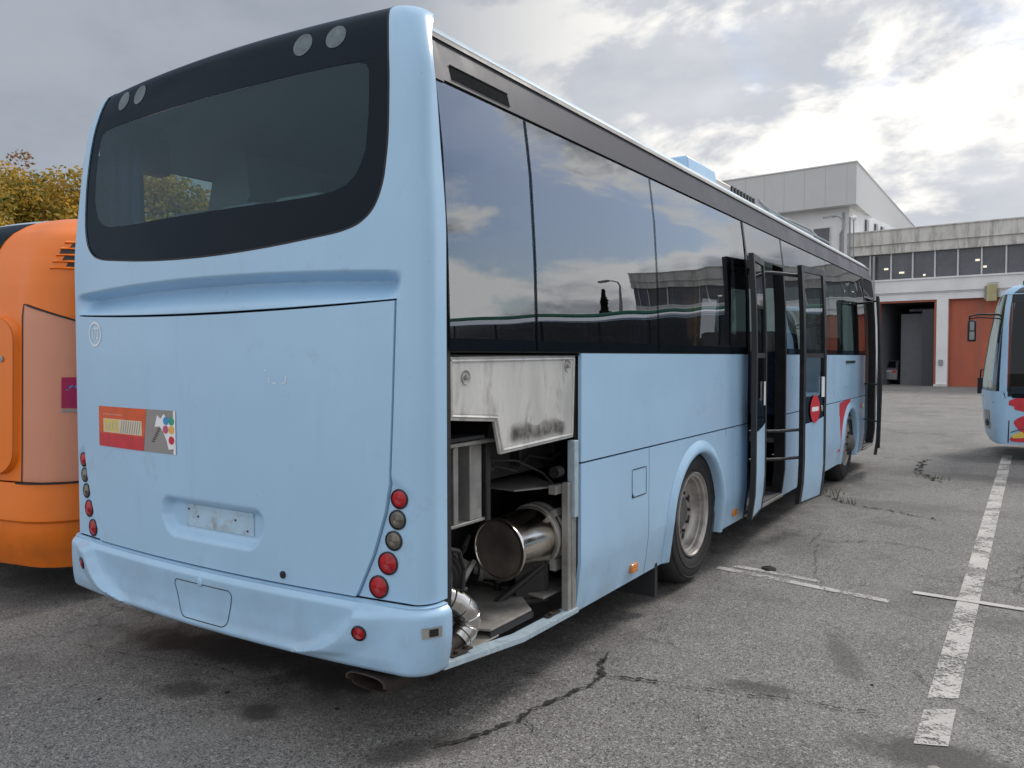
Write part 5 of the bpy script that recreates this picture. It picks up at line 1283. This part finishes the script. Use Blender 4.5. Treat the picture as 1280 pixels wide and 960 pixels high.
m = MB(); m.tube([(0, 0, 0), (0, 0, 9.1)], .035, 8); m.build('pole', M['grey_metal'], gl, local=True)
m = MB(); m.lathe([(.01, -.16), (.10, -.12), (.16, 0), (.11, .12), (.01, .16)], (0, 0, 9.25), (0, 0, 1), 18); m.build('globe', M['white'], gl, local=True)
# small car inside the open bay
car = thing('parked_car', (-5.25, 48.6, 0), 'small silver car parked just inside the dark open garage bay', 'car')
m = MB(); m.prism([(0, .25), (3.6, .25), (3.65, .7), (2.9, .85), (2.3, 1.35), (.7, 1.4), (.15, .95), (0, .8)], -.8, .8, lambda a, b, h: (h, a, b)); m.build('body', M['carpaint'], car, local=True, bevel=.06, recalc=True)
m = MB(); m.add([(-.68, .13, .98), (.68, .13, .98), (.6, .58, 1.34), (-.6, .58, 1.34)], [(0, 1, 2, 3)]); m.build('rear_window', M['frit'], car, local=True)
m = MB()
for x in (-.78, .78):
    for y in (.7, 2.9): m.lathe([(.0005, -.1), (.3, -.1), (.3, .1), (.0005, .1)], (x, y, .3), (1, 0, 0), 20)
m.loose('wheel', M['tyre'], car, local=True)
for s in (-1, 1):
    m = MB(); m.box(s*.62-.12, s*.62+.12, -.03, .02, .68, .82); m.build('tail_light', M['red_lens'], car, local=True)

# ================================================================== TREES
def tree(loc, label, h, cr, leafm, seed, nl=9000, ls=.16, name='autumn_tree', cat='tree', group='autumn trees behind the orange bus', conif=False, lean=0):
    rnd = random.Random(seed); t = thing(name, loc, label, cat, group)
    m = MB(); m.tube([(0, 0, 0), (.1, .05, h*.25), (.0, .1, h*.5), (.1, 0, h*.85)], [.24, .19, .13, .04], 10)
    clumps = []
    if not conif:
        for k in range(15):
            a = rnd.uniform(0, 2*PI); z0 = h*rnd.uniform(.25, .6); L = cr*rnd.uniform(.5, 1.0); z1 = z0+h*rnd.uniform(.12, .35)
            e = Vector((L*math.cos(a), L*math.sin(a), min(z1, h*.93))); m.tube([(0, 0, z0), tuple(e*.5+Vector((0, 0, z0*.5))), tuple(e)], [.09, .05, .02], 6)
            clumps.append((e, cr*rnd.uniform(.20, .40)))
            for j in range(2):
                e2 = e+Vector((rnd.gauss(0, cr*.25), rnd.gauss(0, cr*.25), rnd.gauss(0, h*.07))); m.tube([tuple(e*.7+Vector((0, 0, z0*.3))), tuple(e2)], [.03, .01], 5); clumps.append((e2, cr*rnd.uniform(.16, .32)))
        for k in range(8): clumps.append((Vector((rnd.gauss(0, cr*.3), rnd.gauss(0, cr*.3), h*rnd.uniform(.7, .95))), cr*rnd.uniform(.2, .32)))
    m.build('trunk', M['bark'], t, local=True)
    vs = []; fs = []
    for i in range(nl):
        if conif:
            f = rnd.random()**.7; z = h*(.12+.88*(1-f)); rr = cr*f*rnd.uniform(.2, 1)*(.8+.2*math.sin(z*6)); a = rnd.uniform(0, 2*PI); p = Vector((rr*math.cos(a), rr*math.sin(a), z-rr*.2))
        else:
            c, r_ = clumps[rnd.randrange(len(clumps))]; d = Vector((rnd.gauss(0, 1), rnd.gauss(0, 1), rnd.gauss(0, 1))).normalized()*r_*rnd.random()**.45*1.15
            d.z *= .75; p = c+d
        s = ls*rnd.uniform(.6, 1.3); a = Vector((rnd.gauss(0, 1), rnd.gauss(0, 1), rnd.gauss(0, .6))).normalized(); b = a.orthogonal().normalized()
        b = (Matrix.Rotation(rnd.uniform(0, 6.28), 3, a) @ b); o = len(vs)
        vs += [tuple(p-a*s*.5), tuple(p+b*s*.3), tuple(p+a*s*.5), tuple(p-b*s*.3)]; fs.append((o, o+1, o+2, o+3))
    mm = MB(); mm.v = vs; mm.f = fs; mm.mi = [0]*len(fs); mm.build('crown', leafm, t, smooth=False, local=True)
    return t
tree((-41.3, 18.3, 0), 'tall green and gold autumn tree at the left edge behind the orange bus', 11.4, 4.4, M['leaf_a'], 3, 46000, .21)
tree((-43.9, 21.5, 0), 'lower russet tree between the tall gold tree and the pale blue coach', 8.9, 3.2, M['leaf_b'], 5, 16000, .19)
tree((-45.6, 18.4, 0), 'half-bare tree with a few red leaves at the far left', 13.0, 2.8, M['leaf_b'], 9, 3500, .26)
tree((-37.5, 24.4, 0), 'olive tree seen through the coach rear window', 12.4, 5.0, M['leaf_a'], 11, 16000, .28)
tree((-33.6, 28.0, 0), 'green gold tree seen through the coach cabin', 11.6, 4.8, M['leaf_a'], 14, 14000, .28)
tree((20.7, 43.4, 0), 'dark conifer beside the right end of the garage hall', 7.4, 1.8, M['conifer'], 21, 7000, .28, 'conifer_tree', 'tree', None, True)

# ================================================================== GROUND AND MARKINGS
mb = MB(); mb.add([(-600, -600, 0), (600, -600, 0), (600, 600, 0), (-600, 600, 0)], [(0, 1, 2, 3)]); g = mb.build('yard', M['asphalt'], smooth=False); tag(g, kind='structure')
def mark(poly, faint=False, z=.004, name='road_marking'):
    m = MB(); m.add([(a, b, z) for a, b in poly], [tuple(range(len(poly)))]); o = m.build(name, M['roadfaint' if faint else 'roadpaint'], smooth=False); tag(o, kind='structure'); return o
mark([(1.565, 1.19), (1.69, 1.24), (1.691, 1.66), (1.566, 1.58)]); mark([(1.566, 1.72), (1.691, 1.80), (1.695, 3.2), (1.57, 3.2)]); mark([(1.57, 3.203), (1.695, 3.203), (1.74, 12.95), (1.60, 12.9)], z=.004)
mark([(1.30, 3.545), (2.9, 3.46), (2.9, 3.53), (1.30, 3.615)], z=.008); mark([(-.05, 3.46), (1.19, 3.235), (1.19, 3.315), (-.05, 3.54)], z=.004); mark([(.05, 3.58), (.70, 3.49), (.705, 3.56), (.06, 3.65)], z=.004)
mark([(-.9, 12.98), (1.58, 12.94), (1.58, 13.04), (-.9, 13.10)], True, z=.004); mark([(.2, 13.5), (1.5, 13.4), (1.5, 13.5), (.2, 13.62)], True); mark([(-6.2, -.18), (-2.30, -.62), (-2.25, -.52), (-6.2, -.02)], True)
def crack(pts, w, seed, name='asphalt_crack', amp=.02, st=.013):
    rnd = random.Random(seed); d = densify(pts, closed=False, st=st); q = []; ws = []; ax = ay = 0
    for i, (a, b) in enumerate(d):
        ax = ax*.8+rnd.gauss(0, amp*.35); ay = ay*.8+rnd.gauss(0, amp*.35); q.append((a+ax, b+ay)); e = min(1, i/6, (len(d)-1-i)/6)
        ws.append(max(.0015, w*rnd.choice((.2, .35, .6, .9, 1.5))*rnd.uniform(.6, 1.2)*(.25+.75*e)))
    m = MB(); m.ribbon(q, ws, lambda a, b: (a, b, .010)); o = m.build(name, M['crack'], smooth=False); tag(o, kind='structure')
crack([(.03, 1.42), (.06, 1.30), (.162, 1.10), (.13, .90), (.08, .72), (.05, .50), (.0, .30), (-.10, .05)], .021, 1, amp=.026)
crack([(.15, 1.12), (.28, 1.16), (.42, 1.20), (.58, 1.22)], .016, 2); crack([(.58, 1.22), (.85, 1.33), (1.1, 1.35), (1.4, 1.42)], .011, 3)
crack([(-.6, 7.6), (-.1, 7.35), (.35, 6.9), (.9, 6.6), (1.3, 6.4)], .022, 4, amp=.05); crack([(.62, 11.6), (.65, 10.2), (.8, 9.6), (1.0, 9.2)], .04, 5, amp=.06)
crack([(.35, 5.2), (.5, 4.3), (.62, 3.7), (.85, 3.2)], .006, 6, amp=.03); crack([(1.45, 2.1), (1.6, 1.8), (1.9, 1.55), (2.2, 1.35)], .006, 7); crack([(.05, 5.0), (.5, 4.9), (.9, 5.1), (1.5, 4.95)], .010, 8, amp=.04)
crack([(.03, 1.42), (-.05, 1.36), (-.12, 1.38)], .008, 19); crack([(.05, .50), (.14, .40), (.2, .36)], .009, 20)
crack([(-.3, .9), (-.15, .95), (.02, .86)], .006, 21); crack([(-2.6, -.1), (-2.0, .0), (-1.6, .12), (-1.2, .1)], .006, 22)
crack([(.7, 1.0), (.78, .85), (.72, .75)], .004, 9); crack([(1.9, 4.0), (1.95, 5.2), (2.15, 6.5)], .006, 10, amp=.04)
def lump(loc, r, label, mat='crack', name='debris', cat='debris', seed=0, fl=.5):
    rnd = random.Random(seed); m = MB(); pr = [(r*.0 + .0005, 0), (r, 0.0), (r*.9, r*fl*.6), (r*.45, r*fl), (.0005, r*fl*1.05)]
    m.lathe(pr, (0, 0, 0), (0, 0, 1), 9)
    m.v = [(x*rnd.uniform(.75, 1.25), y*rnd.uniform(.75, 1.25), max(0, z*rnd.uniform(.8, 1.2))) for x, y, z in m.v]
    o = m.build(name, M[mat] if isinstance(mat, str) else mat, smooth=True, local=True); o.location = loc; tag(o, label, cat, 'bits of debris on the asphalt')
lump((.30, 3.66, .004), .055, 'black flattened scrap beside the short white line', seed=1, fl=.35)
lump((-1.30, -.04, 0), .012, 'dark crumb on the asphalt left below the coach bumper', seed=2)
lump((-.72, .12, 0), .011, 'dark crumb on the asphalt right below the coach bumper', seed=3)
lump((-1.75, -.42, 0), .010, 'tiny dark crumb nearest the lower left corner', seed=4)
lump((1.32, 1.75, 0), .010, 'dark crumb beside the long white line', seed=5)
lump((.55, 2.2, 0), .008, 'pale pebble between the wheel and the crack', mat='bayplate', seed=6)
lump((1.66, 1.02, 0), .022, 'pale flake lying in the wet patch', mat='bayplate', seed=8, fl=.1)
# weeds in the crack near the front wheel
def weed(loc, label, n, h, sp, seed):
    rnd = random.Random(seed); m = MB()
    for i in range(n):
        x, y = rnd.gauss(0, sp), rnd.gauss(0, sp*.5); a = rnd.uniform(0, 6.28); hh_ = h*rnd.uniform(.3, 1); dx, dy = math.cos(a)*hh_*.5, math.sin(a)*hh_*.5; w = .0035
        m.add([(x-w, y, 0), (x+w, y, 0), (x+dx*.4+w*.6, y+dy*.4, hh_*.6), (x+dx*.4-w*.6, y+dy*.4, hh_*.6), (x+dx, y+dy, hh_)], [(0, 1, 2, 3), (3, 2, 4)])
    o = m.build('weed', M['weed'], smooth=False, local=True); o.location = loc; tag(o, label, 'plant', 'weeds growing in the cracks')
M['weed'] = surf('dry_weed', (.15, .15, .08), .8, var=.4, scale=20)
weed((-.18, 7.5, 0), 'clump of dry weeds in the crack beside the front wheel', 34, .13, .16, 1)
weed((.28, 6.98, 0), 'small weed tuft in the middle of the long crack', 16, .09, .06, 2)
weed((.12, 7.2, 0), 'thin upright weed between the wheel clump and the tuft', 5, .22, .02, 3)
weed((.90, 9.45, 0), 'weeds in the dark crack out in the open yard', 30, .08, .10, 4)

# ================================================================== SKY, SUN, CAMERA
w = bpy.data.worlds.new('World'); sc.world = w; w.use_nodes = True; nt = w.node_tree; nt.nodes.clear()
out = nt.nodes.new('ShaderNodeOutputWorld'); bg = nt.nodes.new('ShaderNodeBackground')
SUN_AZ, SUN_EL = R(18), R(42)      # azimuth from +Y toward +X
sky = nt.nodes.new('ShaderNodeTexSky'); sky.sky_type = 'NISHITA'; sky.sun_disc = False; sky.sun_elevation = SUN_EL; sky.sun_rotation = SUN_AZ; sky.air_density = 1.2; sky.dust_density = 1.5
tc = nt.nodes.new('ShaderNodeTexCoord'); sep = nt.nodes.new('ShaderNodeSeparateXYZ'); nt.links.new(tc.outputs['Generated'], sep.inputs[0])
zz = math_(nt, 'ADD', math_(nt, 'MAXIMUM', sep.outputs[2], 0.0), .16)
cmb = nt.nodes.new('ShaderNodeCombineXYZ'); nt.links.new(math_(nt, 'DIVIDE', sep.outputs[0], zz), cmb.inputs[0]); nt.links.new(math_(nt, 'DIVIDE', sep.outputs[1], zz), cmb.inputs[1])
CV0 = nt.nodes.new('ShaderNodeMapping'); CV0.inputs['Scale'].default_value = (1, 1, 2.1); nt.links.new(tc.outputs['Generated'], CV0.inputs[0]); CV = CV0.outputs[0]
def mapv(off, s=1):
    mp = nt.nodes.new('ShaderNodeMapping'); mp.inputs['Location'].default_value = off; mp.inputs['Scale'].default_value = (s, s, s); nt.links.new(CV, mp.inputs[0]); return mp.outputs[0]
dens = noise(nt, mapv((3.1, 1.7, 0)), 2.0, 9, .55, .15)
cover = mrange(nt, dens, .24, .36, .55, 1, True)
tone = noise(nt, mapv((7.3, 4.2, 1)), 2.4, 9, .56, .2)
fine = noise(nt, mapv((2.3, 8.2, 4)), 7, 8, .58, .15)
tn = math_(nt, 'ADD', math_(nt, 'MULTIPLY', tone, .7), math_(nt, 'MULTIPLY', fine, .3))
tf = mrange(nt, tn, .40, .60, 0, 1, True)
cloudc = mixc(nt, tf, (2.35, 2.56, 3.0), (4.1, 4.25, 4.55))
def dirdot(az, el, lo, hi):
    d = (math.cos(el)*math.sin(az), math.cos(el)*math.cos(az), math.sin(el))
    vm = nt.nodes.new('ShaderNodeVectorMath'); vm.operation = 'DOT_PRODUCT'; nt.links.new(tc.outputs['Generated'], vm.inputs[0]); vm.inputs[1].default_value = d
    return mrange(nt, vm.outputs['Value'], lo, hi, 0, 1, True)
glow = dirdot(R(-13), R(20), .86, .99)
patch = mrange(nt, noise(nt, mapv((1.3, 9.2, 2)), 4.2, 8, .58, .2), .46, .58, 0, 1, True)
cloudc = mixc(nt, math_(nt, 'MULTIPLY', glow, .45), cloudc, (5.0, 5.1, 5.3))
cloudc = mixc(nt, math_(nt, 'MULTIPLY', math_(nt, 'MULTIPLY', glow, patch), .85), cloudc, (8.0, 7.7, 7.1))
dark = dirdot(R(-70), R(16), .60, .97)
cloudc = mixc(nt, math_(nt, 'MULTIPLY', dark, .75), cloudc, (1.95, 2.2, 2.6))
cumn = mrange(nt, noise(nt, mapv((5.3, 2.2, 2)), 3.6, 9, .56, .1), .38, .50, 0, 1, True)
cdir = dirdot(R(34), R(12), .88, .985)
cloudc = mixc(nt, math_(nt, 'MULTIPLY', cdir, cumn), cloudc, (9.5, 9.5, 9.3))
hole = math_(nt, 'MULTIPLY', dirdot(R(32), R(17), .93, .975), mrange(nt, noise(nt, mapv((9.3, 3.2, 5)), 3.2, 7, .55, .2), .46, .54, 0, 1, True))
cover = math_(nt, 'MULTIPLY', cover, math_(nt, 'SUBTRACT', 1.0, math_(nt, 'MULTIPLY', hole, .9)))
over = mrange(nt, sep.outputs[2], .5, .95, 0, 1, True)  # overhead clouds given extra brightness to light the coach
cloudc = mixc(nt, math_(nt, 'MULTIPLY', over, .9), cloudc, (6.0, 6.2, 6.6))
behind = mrange(nt, sep.outputs[1], -.1, -.7, 0, 1, True)  # unseen sky behind the camera, brightened to light the coach rear
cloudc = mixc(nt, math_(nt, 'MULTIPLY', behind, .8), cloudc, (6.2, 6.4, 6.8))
skyb = nt.nodes.new('ShaderNodeMix'); skyb.data_type = 'RGBA'; skyb.blend_type = 'MULTIPLY'; skyb.inputs[0].default_value = 1; nt.links.new(sky.outputs[0], skyb.inputs[6]); skyb.inputs[7].default_value = (.55, .66, .84, 1)
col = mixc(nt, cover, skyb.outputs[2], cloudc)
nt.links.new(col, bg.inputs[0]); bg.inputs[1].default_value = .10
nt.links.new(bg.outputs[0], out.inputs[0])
sl = bpy.data.lights.new('sun', 'SUN'); sl.energy = 1.2; sl.angle = R(14); sl.color = (1, .95, .88)
so = bpy.data.objects.new('sun', sl); COL.objects.link(so)
sd = Vector((math.cos(SUN_EL)*math.sin(SUN_AZ), math.cos(SUN_EL)*math.cos(SUN_AZ), math.sin(SUN_EL)))
so.rotation_euler = sd.to_track_quat('Z', 'Y').to_euler(); so.location = (5, 5, 20)

cam = bpy.data.cameras.new('camera'); co = bpy.data.objects.new('camera', cam); COL.objects.link(co); sc.camera = co
cam.sensor_width = 36; cam.lens = 998.97/1280*36; cam.clip_end = 2000; cam.clip_start = .05
yaw, pitch, roll = .5742, -.0341, -.0009
d = Vector((-math.sin(yaw)*math.cos(pitch), math.cos(yaw)*math.cos(pitch), math.sin(pitch)))
r0 = Vector((math.cos(yaw), math.sin(yaw), 0)); u0 = r0.cross(d); r1 = r0*math.cos(roll)+u0*math.sin(roll); u1 = -r0*math.sin(roll)+u0*math.cos(roll)
mt = Matrix((r1, u1, -d)).transposed().to_4x4(); mt.translation = (1.9452, -2.5044, 1.631); co.matrix_world = mt
vs_ = sc.view_settings; vs_.view_transform = 'Standard'; vs_.look = 'None'; vs_.exposure = 0.7; vs_.gamma = 1; vs_.use_curve_mapping = False
sc.cycles.max_bounces = 10; sc.cycles.transparent_max_bounces = 16; sc.cycles.use_denoising = True
